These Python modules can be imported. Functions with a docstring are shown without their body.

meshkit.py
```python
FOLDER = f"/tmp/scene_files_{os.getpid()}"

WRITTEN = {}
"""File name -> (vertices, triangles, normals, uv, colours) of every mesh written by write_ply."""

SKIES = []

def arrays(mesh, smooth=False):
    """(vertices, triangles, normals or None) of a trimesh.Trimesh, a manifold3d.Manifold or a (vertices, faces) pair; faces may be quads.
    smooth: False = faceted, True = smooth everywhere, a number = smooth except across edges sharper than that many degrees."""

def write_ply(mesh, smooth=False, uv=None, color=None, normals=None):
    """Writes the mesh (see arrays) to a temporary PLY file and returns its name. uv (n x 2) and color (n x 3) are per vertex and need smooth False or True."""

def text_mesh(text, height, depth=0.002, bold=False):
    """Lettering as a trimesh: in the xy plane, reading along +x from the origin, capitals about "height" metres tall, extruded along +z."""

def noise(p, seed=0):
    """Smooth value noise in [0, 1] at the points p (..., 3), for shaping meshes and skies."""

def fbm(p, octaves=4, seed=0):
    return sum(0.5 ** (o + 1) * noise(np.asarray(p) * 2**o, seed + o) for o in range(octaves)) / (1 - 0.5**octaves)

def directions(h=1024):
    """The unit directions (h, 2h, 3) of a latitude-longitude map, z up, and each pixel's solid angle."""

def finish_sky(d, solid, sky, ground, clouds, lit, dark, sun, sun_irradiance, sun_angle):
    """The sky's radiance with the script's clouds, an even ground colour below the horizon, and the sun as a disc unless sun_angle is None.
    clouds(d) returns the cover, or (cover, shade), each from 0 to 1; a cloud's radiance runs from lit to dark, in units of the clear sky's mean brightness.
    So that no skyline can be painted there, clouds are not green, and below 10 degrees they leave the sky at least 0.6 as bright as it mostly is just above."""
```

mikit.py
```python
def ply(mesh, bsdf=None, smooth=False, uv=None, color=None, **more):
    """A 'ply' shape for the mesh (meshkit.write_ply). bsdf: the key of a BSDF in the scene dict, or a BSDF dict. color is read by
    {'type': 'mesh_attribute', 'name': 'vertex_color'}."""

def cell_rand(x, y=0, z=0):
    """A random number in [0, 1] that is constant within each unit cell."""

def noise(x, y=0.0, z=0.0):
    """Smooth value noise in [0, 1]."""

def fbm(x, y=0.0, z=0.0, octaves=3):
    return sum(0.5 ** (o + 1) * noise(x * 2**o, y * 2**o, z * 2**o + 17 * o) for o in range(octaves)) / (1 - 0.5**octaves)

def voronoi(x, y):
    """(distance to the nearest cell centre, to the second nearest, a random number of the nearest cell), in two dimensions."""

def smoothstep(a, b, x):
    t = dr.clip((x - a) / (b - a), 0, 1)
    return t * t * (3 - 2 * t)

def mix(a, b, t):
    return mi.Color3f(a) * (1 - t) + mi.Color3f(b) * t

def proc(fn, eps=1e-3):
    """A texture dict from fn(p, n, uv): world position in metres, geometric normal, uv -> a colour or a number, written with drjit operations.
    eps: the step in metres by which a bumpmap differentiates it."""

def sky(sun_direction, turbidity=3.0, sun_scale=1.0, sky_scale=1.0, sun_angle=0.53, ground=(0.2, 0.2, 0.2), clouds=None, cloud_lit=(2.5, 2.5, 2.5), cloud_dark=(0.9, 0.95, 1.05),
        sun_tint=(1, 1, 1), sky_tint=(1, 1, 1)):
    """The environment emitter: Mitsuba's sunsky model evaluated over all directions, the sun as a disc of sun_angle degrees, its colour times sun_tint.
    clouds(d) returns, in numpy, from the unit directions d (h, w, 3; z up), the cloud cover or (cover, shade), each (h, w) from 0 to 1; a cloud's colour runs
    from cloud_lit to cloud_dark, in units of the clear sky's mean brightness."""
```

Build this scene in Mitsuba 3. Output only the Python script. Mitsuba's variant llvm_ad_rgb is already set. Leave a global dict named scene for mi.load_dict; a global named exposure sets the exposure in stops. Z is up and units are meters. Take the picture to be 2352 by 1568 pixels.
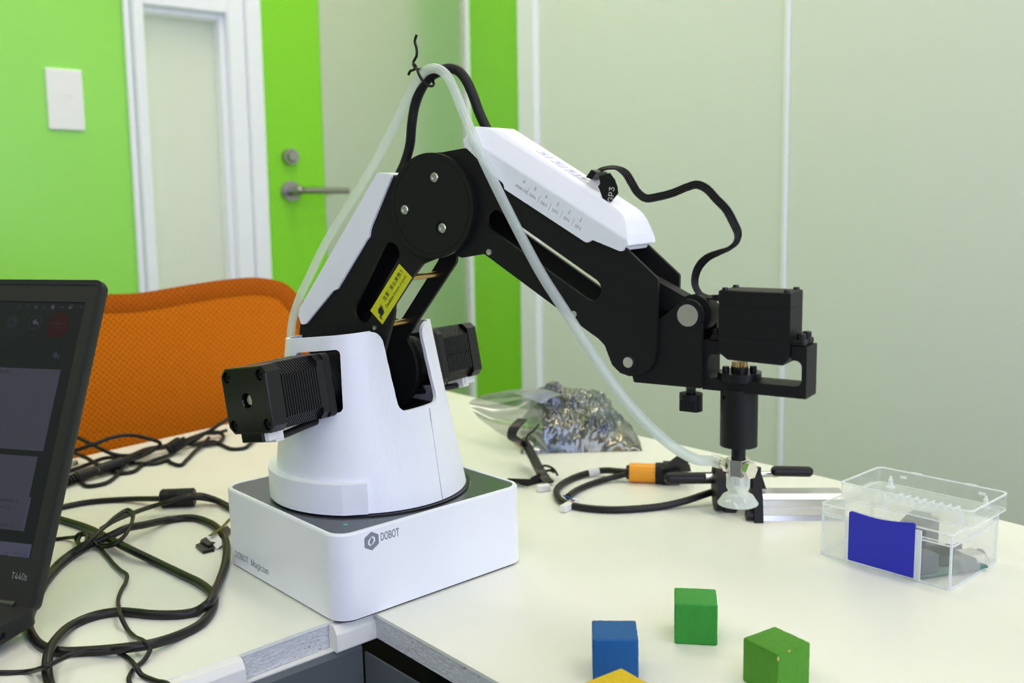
import math, random
import numpy as np, trimesh, manifold3d, drjit as dr, mitsuba as mi
import mikit, meshkit
from manifold3d import Manifold, CrossSection, Mesh
from mikit import proc, noise, fbm, smoothstep, mix
from shapely import Polygon, Point, LineString, box as sbox, union_all
from shapely import affinity

random.seed(7)
rng = np.random.default_rng(7)
T = mi.ScalarTransform4f
scene, labels = {'type': 'scene'}, {}
PI = math.pi

# ---------------------------------------------------------------- camera, light, exposure
EYE = [-0.380496, -0.585775, 0.266171]
FWD = [0.656711, 0.739107, -0.149836]
UPV = [0.116135, 0.097200, 0.988466]
scene['camera'] = {'type': 'thinlens', 'fov': 55.20, 'fov_axis': 'x', 'near_clip': 0.05, 'far_clip': 50.0,
    'aperture_radius': 0.0018, 'focus_distance': 0.640,
    'to_world': T().look_at(origin=EYE, target=[EYE[k] + FWD[k] for k in range(3)], up=UPV)}
exposure = -0.55
WINDOW_LIGHT = [2.5, 2.75, 4.3]
CEILING_LIGHT = [9.4, 8.1, 6.9]
# the room's own axes (the desk stands a few degrees askew in it): columns = along the door wall, along the panel wall, up
ROOM = np.array([[0.993164, 0.113504, 0.027253], [-0.114053, 0.993283, 0.019526], [-0.024854, -0.022501, 0.999438]])
XW, YW, ZF, ZC = 1.0584, 1.5, -0.74, 1.62          # panel wall, door wall, floor, ceiling
XD, YS = -2.6, -2.7                               # the two walls behind the camera
# the robot arm's plane: s = reach, w = sideways (negative is the side seen), z = up, origin in the middle of its base
TH = -1.320713
ARM = np.array([[math.cos(TH), -math.sin(TH), 0], [math.sin(TH), math.cos(TH), 0], [0, 0, 1.0]])
HB = 0.0581

# ---------------------------------------------------------------- helpers
def mat4(R, t=(0, 0, 0)):
    m = np.eye(4); m[:3, :3] = R; m[:3, 3] = t
    return m
ARM4, ROOM4, EYE4 = mat4(ARM), mat4(ROOM), np.eye(4)
def rotz(a):
    c, s = math.cos(a), math.sin(a)
    return np.array([[c, -s, 0], [s, c, 0], [0, 0, 1.0]])
def frame(o, x, y):
    x = np.asarray(x, float); x = x / np.linalg.norm(x)
    y = np.asarray(y, float); y = y - x * (x @ y); y = y / np.linalg.norm(y)
    return mat4(np.stack([x, y, np.cross(x, y)], 1), o)
def vf(m):
    if hasattr(m, 'to_mesh'):
        k = m.to_mesh(); return np.array(k.vert_properties[:, :3], float), np.array(k.tri_verts)
    if isinstance(m, (list,)):
        vs, fs, n = [], [], 0
        for q in m:
            v, f = vf(q); vs.append(v); fs.append(f + n); n += len(v)
        return np.vstack(vs), np.vstack(fs)
    if hasattr(m, 'vertices'):
        return np.array(m.vertices), np.array(m.faces)
    v, f = np.asarray(m[0], float), np.asarray(m[1], int)
    if f.shape[1] == 4: f = np.vstack([f[:, [0, 1, 2]], f[:, [0, 2, 3]]])
    return v, f
def xf(m, A):
    v, f = vf(m)
    A = np.asarray(A)
    v = v @ A[:3, :3].T + A[:3, 3]
    if np.linalg.det(A[:3, :3]) < 0: f = f[:, ::-1]
    return v, f
def ply_normals(v, f, n, bsdf):
    path = meshkit.write_ply((v, f), False, normals=n)
    return {'type': 'ply', 'filename': path, 'face_normals': False, 'bsdf': {'type': 'ref', 'id': bsdf}}
def numbered(name):
    taken = lambda k: k in labels or any(q == k or q.startswith(k + '__') for q in scene)
    if not taken(name): return name
    i = 1
    while taken(f'{name}_{i:03d}'): i += 1
    return f'{name}_{i:03d}'
def thing(name, label, cat, group=None):
    key = numbered(name)
    labels[key] = {'label': label, 'category': cat}
    if group: labels[key]['group'] = group
    return key
def add(parent, name, mesh, bsdf, A=EYE4, smooth=30, label=None, kind=None, uv=None, **more):
    key = numbered(parent + '__' + name if parent else name)
    v, f = xf(mesh, A)
    scene[key] = mikit.ply((v, f), bsdf, smooth, uv=uv, **more)
    if label or kind:
        labels.setdefault(key, {})
        if label: labels[key]['label'] = label
        if kind: labels[key]['kind'] = kind
    return key
def single(name, mesh, bsdf, label, cat, A=EYE4, smooth=30, group=None, **more):
    key = numbered(name)
    v, f = xf(mesh, A)
    scene[key] = mikit.ply((v, f), bsdf, smooth, **more)
    labels[key] = {'label': label, 'category': cat}
    if group: labels[key]['group'] = group
    return key
def struct(name, mesh, bsdf, A=EYE4, smooth=False, label=None, **more):
    v, f = xf(mesh, A)
    scene[name] = mikit.ply((v, f), bsdf, smooth, **more)
    labels[name] = {'kind': 'structure', **({'label': label} if label else {})}
    return name

def bx(x0, x1, y0, y1, z0, z1):
    return Manifold.cube([x1 - x0, y1 - y0, z1 - z0]).translate([x0, y0, z0])
def rbox(x0, x1, y0, y1, z0, z1, r, n=8):
    s = Manifold.sphere(r, n * 2)
    return Manifold.batch_hull([s.translate([x, y, z]) for x in (x0 + r, x1 - r) for y in (y0 + r, y1 - r) for z in (z0 + r, z1 - r)])
def cbox(x0, x1, y0, y1, z0, z1, c):
    p = []
    for a, b, d in ((c, c, 0), (c, 0, c), (0, c, c)):
        p += [[x, y, z] for x in (x0 + a, x1 - a) for y in (y0 + b, y1 - b) for z in (z0 + d, z1 - d)]
    return Manifold.hull_points(np.array(p))
def cyl(p0, p1, r0, r1=None, n=40):
    p0, p1 = np.asarray(p0, float), np.asarray(p1, float)
    d = p1 - p0; L = np.linalg.norm(d); d = d / L
    a = np.cross(d, [0, 0, 1.0] if abs(d[2]) < .9 else [1.0, 0, 0]); a /= np.linalg.norm(a)
    b = np.cross(d, a)
    A = np.column_stack([a, b, d, p0])
    return Manifold.cylinder(L, r0, r0 if r1 is None else r1, n).transform(A)
def cut(poly):
    """A shapely polygon as a manifold3d cross-section."""
    polys = list(getattr(poly, 'geoms', [poly])); out = []
    for p in polys:
        out.append(np.array(p.exterior.coords)[:-1]); out += [np.array(i.coords)[:-1] for i in p.interiors]
    return CrossSection(out, manifold3d.FillRule.EvenOdd)
def ext(poly, h):
    return cut(poly).extrude(h)
SZ = np.array([[1, 0, 0, 0], [0, 0, 1, 0], [0, 1, 0, 0]], float)
def exw(poly, w0, w1):
    """A polygon in the arm's (s, z) plane given thickness from w0 to w1."""
    if not hasattr(poly, 'exterior') and not hasattr(poly, 'geoms'): poly = Polygon(poly)
    return ext(poly.buffer(0), w1 - w0).transform(SZ).translate([0, w0, 0])
def rrect(x0, x1, y0, y1, r, n=8):
    return sbox(x0 + r, y0 + r, x1 - r, y1 - r).buffer(r, quad_segs=n)
def round_poly(pts, r, q=6):
    p = Polygon(pts) if not hasattr(pts, 'exterior') else pts
    return p.buffer(-r).buffer(2 * r, quad_segs=q).buffer(-r, quad_segs=q)
def slotpoly(a, b, r):
    return LineString([a, b]).buffer(r, quad_segs=10)
def lathe(prof, n=48, closed=True):
    """Profile [(r, z)...] turned about z."""
    p = CrossSection([np.array(prof)], manifold3d.FillRule.Positive)
    return p.revolve(n)
def spline(pts, k=10):
    """Centripetal Catmull-Rom through the points."""
    p = np.asarray(pts, float)
    if len(p) < 3: return np.linspace(p[0], p[-1], k + 1)
    p = np.vstack([2 * p[0] - p[1], p, 2 * p[-1] - p[-2]])
    out = []
    for i in range(1, len(p) - 2):
        P0, P1, P2, P3 = p[i - 1:i + 3]
        t0 = 0.0; t1 = t0 + np.linalg.norm(P1 - P0) ** .5 + 1e-9; t2 = t1 + np.linalg.norm(P2 - P1) ** .5 + 1e-9; t3 = t2 + np.linalg.norm(P3 - P2) ** .5 + 1e-9
        for t in np.linspace(t1, t2, k, endpoint=False):
            A1 = (t1 - t) / (t1 - t0) * P0 + (t - t0) / (t1 - t0) * P1
            A2 = (t2 - t) / (t2 - t1) * P1 + (t - t1) / (t2 - t1) * P2
            A3 = (t3 - t) / (t3 - t2) * P2 + (t - t2) / (t3 - t2) * P3
            B1 = (t2 - t) / (t2 - t0) * A1 + (t - t0) / (t2 - t0) * A2
            B2 = (t3 - t) / (t3 - t1) * A2 + (t - t1) / (t3 - t1) * A3
            out.append((t2 - t) / (t2 - t1) * B1 + (t - t1) / (t2 - t1) * B2)
    out.append(p[-2])
    return np.array(out)
def sweep(path, ring, caps=True, up=None, twist=None, ends=None):
    """A ring of (a, b) offsets carried along a path with parallel transport; up fixes the ring's first axis where given."""
    p = np.asarray(path, float); n, k = len(p), len(ring)
    t = np.gradient(p, axis=0); t /= np.linalg.norm(t, axis=1, keepdims=True) + 1e-12
    a = np.cross(t[0], [0, 0, 1.0]); a = np.cross(t[0], [1.0, 0, 0]) if np.linalg.norm(a) < .1 else a
    a /= np.linalg.norm(a); V = []
    for i in range(n):
        if up is not None: a = np.asarray(up[i] if np.ndim(up) == 2 else up, float)
        a = a - t[i] * (a @ t[i]); a /= np.linalg.norm(a) + 1e-12
        b = np.cross(t[i], a)
        aa, bb = a, b
        if twist is not None:
            c, s = math.cos(twist[i]), math.sin(twist[i]); aa, bb = a * c + b * s, b * c - a * s
        sc = 1.0 if ends is None else ends[i]
        V.append(p[i] + sc * (ring[:, :1] * aa + ring[:, 1:] * bb))
    V = np.vstack(V); F = []
    for i in range(n - 1):
        j = np.arange(k); q = (j + 1) % k
        F.append(np.stack([i * k + j, i * k + q, (i + 1) * k + q], 1)); F.append(np.stack([i * k + j, (i + 1) * k + q, (i + 1) * k + j], 1))
    F = np.vstack(F)
    if caps:
        V = np.vstack([V, p[0], p[-1]]); j = np.arange(k); q = (j + 1) % k
        F = np.vstack([F, np.stack([q, j, np.full(k, n * k)], 1), np.stack([(n - 1) * k + j, (n - 1) * k + q, np.full(k, n * k + 1)], 1)])
    return V, F
def circ(r, n=14, a=None):
    t = np.arange(n) * 2 * PI / n
    return np.stack([r * np.cos(t), (a or r) * np.sin(t)], 1)
def tube(pts, r, n=14, k=10, caps=True):
    return sweep(spline(pts, k), circ(r, n), caps)
def lettering(text, h, depth=0.00015, bold=False, width=None, center=False):
    m = meshkit.text_mesh(text, h, depth, bold)
    v = np.array(m.vertices)
    if width: v[:, 0] *= width / v[:, 0].max()
    if center: v[:, 0] -= v[:, 0].max() / 2
    return v, np.array(m.faces)

# ---------------------------------------------------------------- materials
def pr(key, color, rough=.4, metal=0.0, spec=.5, two=True, **k):
    c = color if isinstance(color, dict) else {'type': 'rgb', 'value': list(color)}
    b = {'type': 'principled', 'base_color': c, 'roughness': rough, 'metallic': metal, **({} if metal else {'specular': spec}), **k}
    scene[key] = {'type': 'twosided', 'bsdf': b} if two else b
    return key
def lin(r, g, b):
    return [((c / 255 + .055) / 1.055) ** 2.4 if c > 10 else c / 255 / 12.92 for c in (r, g, b)]
WHITE = pr('white_plastic', (.80, .81, .84), .38)
WHITEC = pr('white_cover_plastic', (.84, .85, .87), .42)
BLACK = pr('black_anodized', (.008, .008, .008), .5, spec=.28)
BLACKS = pr('black_satin', (.007, .007, .008), .32, spec=.35)
BLACKG = pr('black_gloss', (.004, .004, .004), .18, spec=.45)
RUBBER = pr('black_rubber', (.008, .008, .009), .45, spec=.3)
CABLE = pr('black_cable', (.007, .007, .007), .38, spec=.38)
STEEL = pr('bright_steel', (.74, .72, .68), .27, metal=1.0)
NICKEL = pr('nickel', (.80, .76, .70), .16, metal=1.0)
SATIN = pr('satin_steel', (.36, .34, .32), .30, metal=1.0)
BRASS = pr('brass', (.62, .42, .16), .3, metal=1.0)
GREYINK = pr('grey_ink', (.20, .21, .25), .5)
LIGHTINK = pr('light_ink', (.62, .60, .56), .5)
BLACKINK = pr('black_ink', (.015, .015, .012), .6)
TOPPLATE = pr('graphite_plate', (.045, .052, .058), .22, spec=.6)
LED = pr('green_led', (.03, .42, .20), .3)
YELLOWS = pr('yellow_sticker', (.58, .60, .012), .5)
WCONN = pr('white_nylon', (.76, .75, .72), .45)
ALU = pr('satin_aluminium', (.72, .72, .73), .34, metal=.85)
GREYMETAL = pr('grey_steel', (.085, .10, .105), .42)
ORANGE = pr('orange_plastic', (.80, .33, .012), .36)
BLUEP = pr('blue_label', (.018, .022, .42), .42, spec=.35)
def leaf(key, color, weight, rough=.3):
    """Thin milky plastic: part clear sheet, part scattering sheet."""
    scene[key] = {'type': 'blendbsdf', 'weight': weight, 'a': {'type': 'thindielectric', 'int_ior': 1.45},
        'b': {'type': 'principledthin', 'base_color': {'type': 'rgb', 'value': list(color)}, 'roughness': rough, 'diff_trans': 0.9, 'spec_trans': 0.0, 'eta': 1.45}}
    return key
HOSE = leaf('silicone_hose', (.84, .90, .86), .55)
CUP = leaf('silicone_cup', (.86, .90, .86), .55)
CLEARP = leaf('clear_plastic', (.88, .91, .90), .10)
MILKY = leaf('milky_plastic', (.86, .89, .90), .20)
EDGE = leaf('plastic_edge', (.93, .96, .97), .62)

# ---------------------------------------------------------------- the room
def paint(key, c0, c1, rough, spec=.5, scale=2.2):
    return pr(key, proc(lambda p, n, uv: mix(c0, c1, smoothstep(.35, .75, fbm(p.x * scale, p.y * scale, p.z * scale, 3)))), rough, spec=spec)
GREEN = paint('green_paint', (.28, .76, .045), (.25, .70, .035), .36, .8)
GREEN2 = pr('green_laminate', (.24, .70, .012), .36, spec=.45)
PANEL = pr('grey_green_panel', (.82, .85, .78), .42, spec=.45)
WHITETRIM = pr('white_trim', (.91, .93, .96), .42)
FROST = pr('frosted_glass', (.74, .79, .62), .30, spec=.6)
FROSTM = pr('frosted_door_glass', (.56, .62, .46), .27, metal=.62)
PLATEW = pr('plate_plastic', (.90, .90, .86), .4)
FLOOR = pr('floor_carpet', proc(lambda p, n, uv: mix((.16, .17, .17), (.22, .23, .22), noise(p.x * 300, p.y * 300, p.z * 300))), .9)
CEIL = pr('ceiling_board', (.80, .80, .76), .8)
WALLW = pr('white_wall', (.42, .42, .41), .7)
SUNBLIND = pr('blind', (.8, .8, .8), .8)

def rb(name, x0, x1, y0, y1, z0, z1, m, parent=None, label=None, c=.002, **k):
    mesh = cbox(min(x0, x1), max(x0, x1), min(y0, y1), max(y0, y1), z0, z1, c)
    if parent: return add(parent, name, mesh, m, ROOM4, False, label=label, **k)
    return struct(name, mesh, m, ROOM4, False, label)
rb('floor', XD - .1, XW + .1, YS - .1, YW + .1, ZF - .05, ZF, FLOOR, c=.001)
rb('ceiling', XD - .1, XW + .1, YS - .1, YW + .1, ZC, ZC + .05, CEIL, c=.001)
XA = [q[0] for q in [(0.2257, 0.32848), (0.263, 0.3288), (0.4353, 0.33025), (0.47375, 0.33057), (0.51198, 0.33089), (0.65971, 0.33214), (1.05463, 0.33546)]]
ZT = [(0.26153, 0.70316), (0.43455, 0.70269)][0][1]
# door wall, seen from left to right: painted wall, white sidelight, green door with a frosted pane
rb('wall_left', XD, XA[0], YW, YW + .1, ZF, ZC, GREEN, label='green painted wall with a white switch plate')
labels['window_1'] = {'kind': 'structure', 'label': 'white framed sidelight with frosted glass beside the door'}
rb('jamb', XA[0], XA[0] + .012, YW - .012, YW + .1, ZF, ZC, WHITETRIM, 'window_1')
rb('frame', XA[0] + .0135, XA[1], YW - .022, YW + .1, ZF, ZC, WHITETRIM, 'window_1', c=.004)
rb('frame', XA[2], XA[3], YW - .022, YW + .1, ZF, ZC, WHITETRIM, 'window_1', c=.004)
rb('frame', XA[1], XA[2], YW - .022, YW + .1, ZT, ZC, WHITETRIM, 'window_1', c=.002)
rb('frame', XA[1], XA[2], YW - .022, YW + .1, ZF, ZF + .25, WHITETRIM, 'window_1', c=.002)
rb('pane', XA[1], XA[2], YW + .035, YW + .045, ZF + .25, ZT, FROST, 'window_1', label='frosted pane')
for q in ((XA[2] - .012, XA[2], ZF + .25, ZT), (XA[1], XA[2] - .012, ZT - .012, ZT)):
    rb('glazing_bead', q[0], q[1], YW - .002, YW + .035, q[2], q[3], WHITETRIM, 'window_1', c=.002)
rb('trim_1', XA[3] + .002, XA[4], YW - .024, YW + .1, ZF, ZC, WHITETRIM, label='white door post left of the green door', c=.004)
labels['door_1'] = {'kind': 'structure', 'label': 'green door with a frosted pane, round lock and steel lever'}
rb('stile', XA[4] + .003, XA[5], YW + .004, YW + .05, ZF + .01, ZC - .25, GREEN2, 'door_1')
rb('pane', XA[5], XA[6] - .004, YW + .006, YW + .05, ZF + .01, ZC - .25, FROSTM, 'door_1', label='frosted pane', c=.0015)
rb('head', XA[4] + .003, XA[6] - .004, YW + .004, YW + .05, ZC - .25, ZC, GREEN2, 'door_1')
(hx, hz), (lx, lz) = [(0.5728, 0.32944), (0.57407, 0.40663)]
(l0, _), (l1, _) = [(0.55274, 0.32752), (0.69301, 0.32864)]
add('door_1', 'handle_rose', cyl((hx, YW + .004, hz), (hx, YW - .006, hz), .0225), SATIN, ROOM4)
add('door_1', 'lever', Manifold.batch_boolean([cyl((hx, YW, hz), (hx, YW - .052, hz), .0105), Manifold.sphere(.0112, 24).translate([hx, YW - .050, hz]), cyl((hx, YW - .05, hz), (l1, YW - .05, hz), .0078, .0068)], manifold3d.OpType.Add), SATIN, ROOM4, label='steel lever')
add('door_1', 'lock', Manifold.batch_boolean([cyl((lx, YW + .004, lz), (lx, YW - .012, lz), .0185, .0175), cyl((lx, YW - .012, lz), (lx, YW - .02, lz), .013, .010)], manifold3d.OpType.Add), SATIN, ROOM4, label='round lock')
rb('trim_2', XA[6] - .002, XW + .02, YW - .010, YW + .1, ZF, ZC, WHITETRIM, label='white corner strip where the two walls meet', c=.002)
# panel wall, from the corner towards the window
YB = [q[0] for q in [(1.47525, 0.33457), (1.26978, 0.32689), (1.20277, 0.32438), (0.50161, 0.29816), (0.49127, 0.29777)]]
labels['wall_right'] = {'kind': 'structure', 'label': 'grey green panelled wall behind the desk'}
rb('backing', XW + .03, XW + .1, YS, YW, ZF, ZC, WALLW, 'wall_right')
rb('green_strip', XW, XW + .03, YB[1], YW - .010, ZF, ZC, GREEN2, 'wall_right', label='green upright strip beside the corner')
rb('post', XW - .012, XW + .03, YB[2], YB[1], ZF, ZC, WHITETRIM, 'wall_right', label='white upright post', c=.003)
w = YB[2] - YB[3]
y = YB[2] - .001
rb('panel', XW, XW + .03, YB[3] + .0005, y, ZF, ZC, PANEL, 'wall_right')
rb('seam_strip', XW - .004, XW + .03, YB[4], YB[3], ZF, ZC, WHITETRIM, 'wall_right', label='white seam strip', c=.0015)
y = YB[4] - .0005
while y > YS + .05:
    y1 = max(y - w, YS)
    rb('panel', XW, XW + .03, y1, y, ZF, ZC, PANEL, 'wall_right')
    if y1 > YS + .05: rb('seam_strip', XW - .004, XW + .03, y1 - .009, y1 - .0005, ZF, ZC, WHITETRIM, 'wall_right')
    y = y1 - .0095
# the walls behind the camera: one with the window that gives the daylight, one plain
rb('wall_back', XD - .1, XD, YS, YW, ZF, ZC, WALLW)
rb('wall_front', XD, XW, YS - .1, YS, ZF, ZF + .72, WALLW)
struct('wall_front_upper', bx(XD, XW, YS - .1, YS, ZC - .14, ZC), WALLW, ROOM4)
labels['window_2'] = {'kind': 'structure', 'label': 'wide window with closed white blinds, behind the camera'}
WX0, WX1, WZ0, WZ1 = XD + .25, XW - .15, ZF + .72, ZC - .14
rb('frame', XD, WX0, YS - .08, YS + .01, WZ0, WZ1, WHITETRIM, 'window_2'); rb('frame', WX1, XW, YS - .08, YS + .01, WZ0, WZ1, WHITETRIM, 'window_2')
for k in range(3):
    a, b = WX0 + (WX1 - WX0) * k / 3, WX0 + (WX1 - WX0) * (k + 1) / 3
    if k: rb('mullion', a - .02, a + .02, YS - .08, YS + .01, WZ0, WZ1, WHITETRIM, 'window_2')
    v = np.array([[a + .02, YS - .03, WZ0], [b - .02, YS - .03, WZ0], [b - .02, YS - .03, WZ1], [a + .02, YS - .03, WZ1]])
    add('window_2', 'blind', (v, np.array([[0, 2, 1], [0, 3, 2]])), SUNBLIND, ROOM4, False, emitter={'type': 'area', 'radiance': {'type': 'rgb', 'value': WINDOW_LIGHT}})
# ceiling lamps: troffers with a lit diffuser
for i, (cx, cy) in enumerate(((.50, .72), (.50, -.95), (-1.0, .72), (-1.0, -.95))):
    k = thing('ceiling_lamp', 'white ceiling lamp with a lit diffuser ' + ('over the desk, nearest the door wall', 'nearest the window and the panelled wall', 'at the left by the door wall', 'nearest the window and the plain back wall')[i], 'lamp', 'ceiling lamps')
    lx2, ly2 = .16, .62
    fr = sbox(cx - lx2 - .02, cy - ly2 - .02, cx + lx2 + .02, cy + ly2 + .02).difference(sbox(cx - lx2, cy - ly2, cx + lx2, cy + ly2))
    add(k, 'frame', ext(fr, .02).translate([0, 0, ZC - .02]), WHITETRIM, ROOM4, False)
    v = np.array([[cx - lx2, cy - ly2, ZC - .008], [cx + lx2, cy - ly2, ZC - .008], [cx + lx2, cy + ly2, ZC - .008], [cx - lx2, cy + ly2, ZC - .008]])
    add(k, 'diffuser', (v, np.array([[0, 2, 1], [0, 3, 2]])), SUNBLIND, ROOM4, False, emitter={'type': 'area', 'radiance': {'type': 'rgb', 'value': CEILING_LIGHT}})
# switch plate
sp = [(0.07222, 0.56312), (0.14094, 0.56507), (0.1401, 0.44593), (0.07317, 0.44435)]
x0, x1 = (sp[0][0] + sp[3][0]) / 2, (sp[1][0] + sp[2][0]) / 2; z1, z0 = (sp[0][1] + sp[1][1]) / 2, (sp[2][1] + sp[3][1]) / 2
k = thing('wall_plate', 'white socket plate on the green wall', 'wall plate')
add(k, 'plate', cbox(x0, x1, YW - .007, YW, z0, z1, .0025).trim_by_plane([0, 1, 0], 0) - bx((x0 + x1) / 2 - .009, (x0 + x1) / 2 + .011, YW - .01, YW - .005, (z0 + z1) / 2 - .008, (z0 + z1) / 2 + .008), PLATEW, ROOM4)
add(k, 'shutter', cbox((x0 + x1) / 2 - .0085, (x0 + x1) / 2 + .0065, YW - .0064, YW - .003, (z0 + z1) / 2 - .0045, (z0 + z1) / 2 + .0075, .0005), PLATEW, ROOM4, False)

# ---------------------------------------------------------------- desk
LAMI = pr('desk_laminate', proc(lambda p, n, uv: mix((.76, .77, .68), (.73, .74, .645), smoothstep(.4, .8, fbm(p.x * 9, p.y * 9, 0, 3)))), .34, spec=.45)
def rough_edge(p, n, uv):
    a = fbm(p.x * 700, p.y * 700, p.z * 900, 3)
    chip = smoothstep(.80, .84, noise(p.x * 800 + 3, p.y * 800, p.z * 1000)) * smoothstep(.5, .7, noise(p.x * 60, p.y * 60, p.z * 60 + 9))
    return mix(mix((.58, .60, .62), (.48, .49, .48), smoothstep(.3, .7, a)), (.22, .15, .11), chip)
EDGEP = pr('painted_board_edge', proc(rough_edge), .7)
scene['board_edge'] = {'type': 'twosided', 'bsdf': {'type': 'bumpmap', 'arbitrary': proc(lambda p, n, uv: fbm(p.x * 500, p.y * 500, p.z * 800, 3), 2e-4), 'scale': .0006,
    'bsdf': {'type': 'principled', 'base_color': proc(rough_edge), 'roughness': .65}}}
FL = [(-0.19063, -0.05985), (-0.14028, -0.06804), (-0.08372, -0.06496)]          # the front edge left of the robot
RL = [(-0.04926, -0.07893), (-0.05325, -0.17735), (-0.05736, -0.18957)]           # the edge of the right wing
FR_ = [(0.42599, 0.44925), (0.41641, 0.10664), (0.41526, -0.12392), (0.40478, -0.30043)]
BK = [(-0.03508, 0.47649), (0.14771, 0.50322)]
yl = float(np.polyval(np.polyfit([q[0] for q in FL], [q[1] for q in FL], 1), -1.1))
sl = (BK[1][1] - BK[0][1]) / (BK[1][0] - BK[0][0])
top = Polygon([(-1.05, BK[0][1] + sl * (-1.05 - BK[0][0])), (-1.05, FL[0][1]), FL[1], (-.066, -.066), (-.058, -.058), (RL[0][0] - .002, -.06), RL[1], (-.056, -.33), (-.06, -1.25),
    (FR_[3][0] - .02, -1.25), FR_[3], FR_[2], FR_[1], FR_[0], (FR_[0][0] + .006, BK[1][1] + sl * (FR_[0][0] - BK[1][0]))])
k = thing('desk', 'white laminate corner desk the robot arm stands on', 'desk')
add(k, 'top', ext(top, .0022).translate([0, 0, -.0022]), LAMI, smooth=False, label='cream white laminate top')
add(k, 'board', ext(top.buffer(-.0006), .0147).translate([0, 0, -.0170]), 'board_edge', smooth=False, label='board with rough painted edges')
add(k, 'side_panel', bx(-.035, -.02, -1.15, -.10, -.62, -.0172), BLACK, smooth=False)
for x, y in ((-.95, .05), (-.95, .25), (.36, -1.15), (0.0, -1.15), (.36, .42)):
    add(k, 'leg', cyl((x, y, -.0171), (x - .0, y, ZF - .024 * x - .02 * y - .003), .02, n=24), GREYMETAL)
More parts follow.
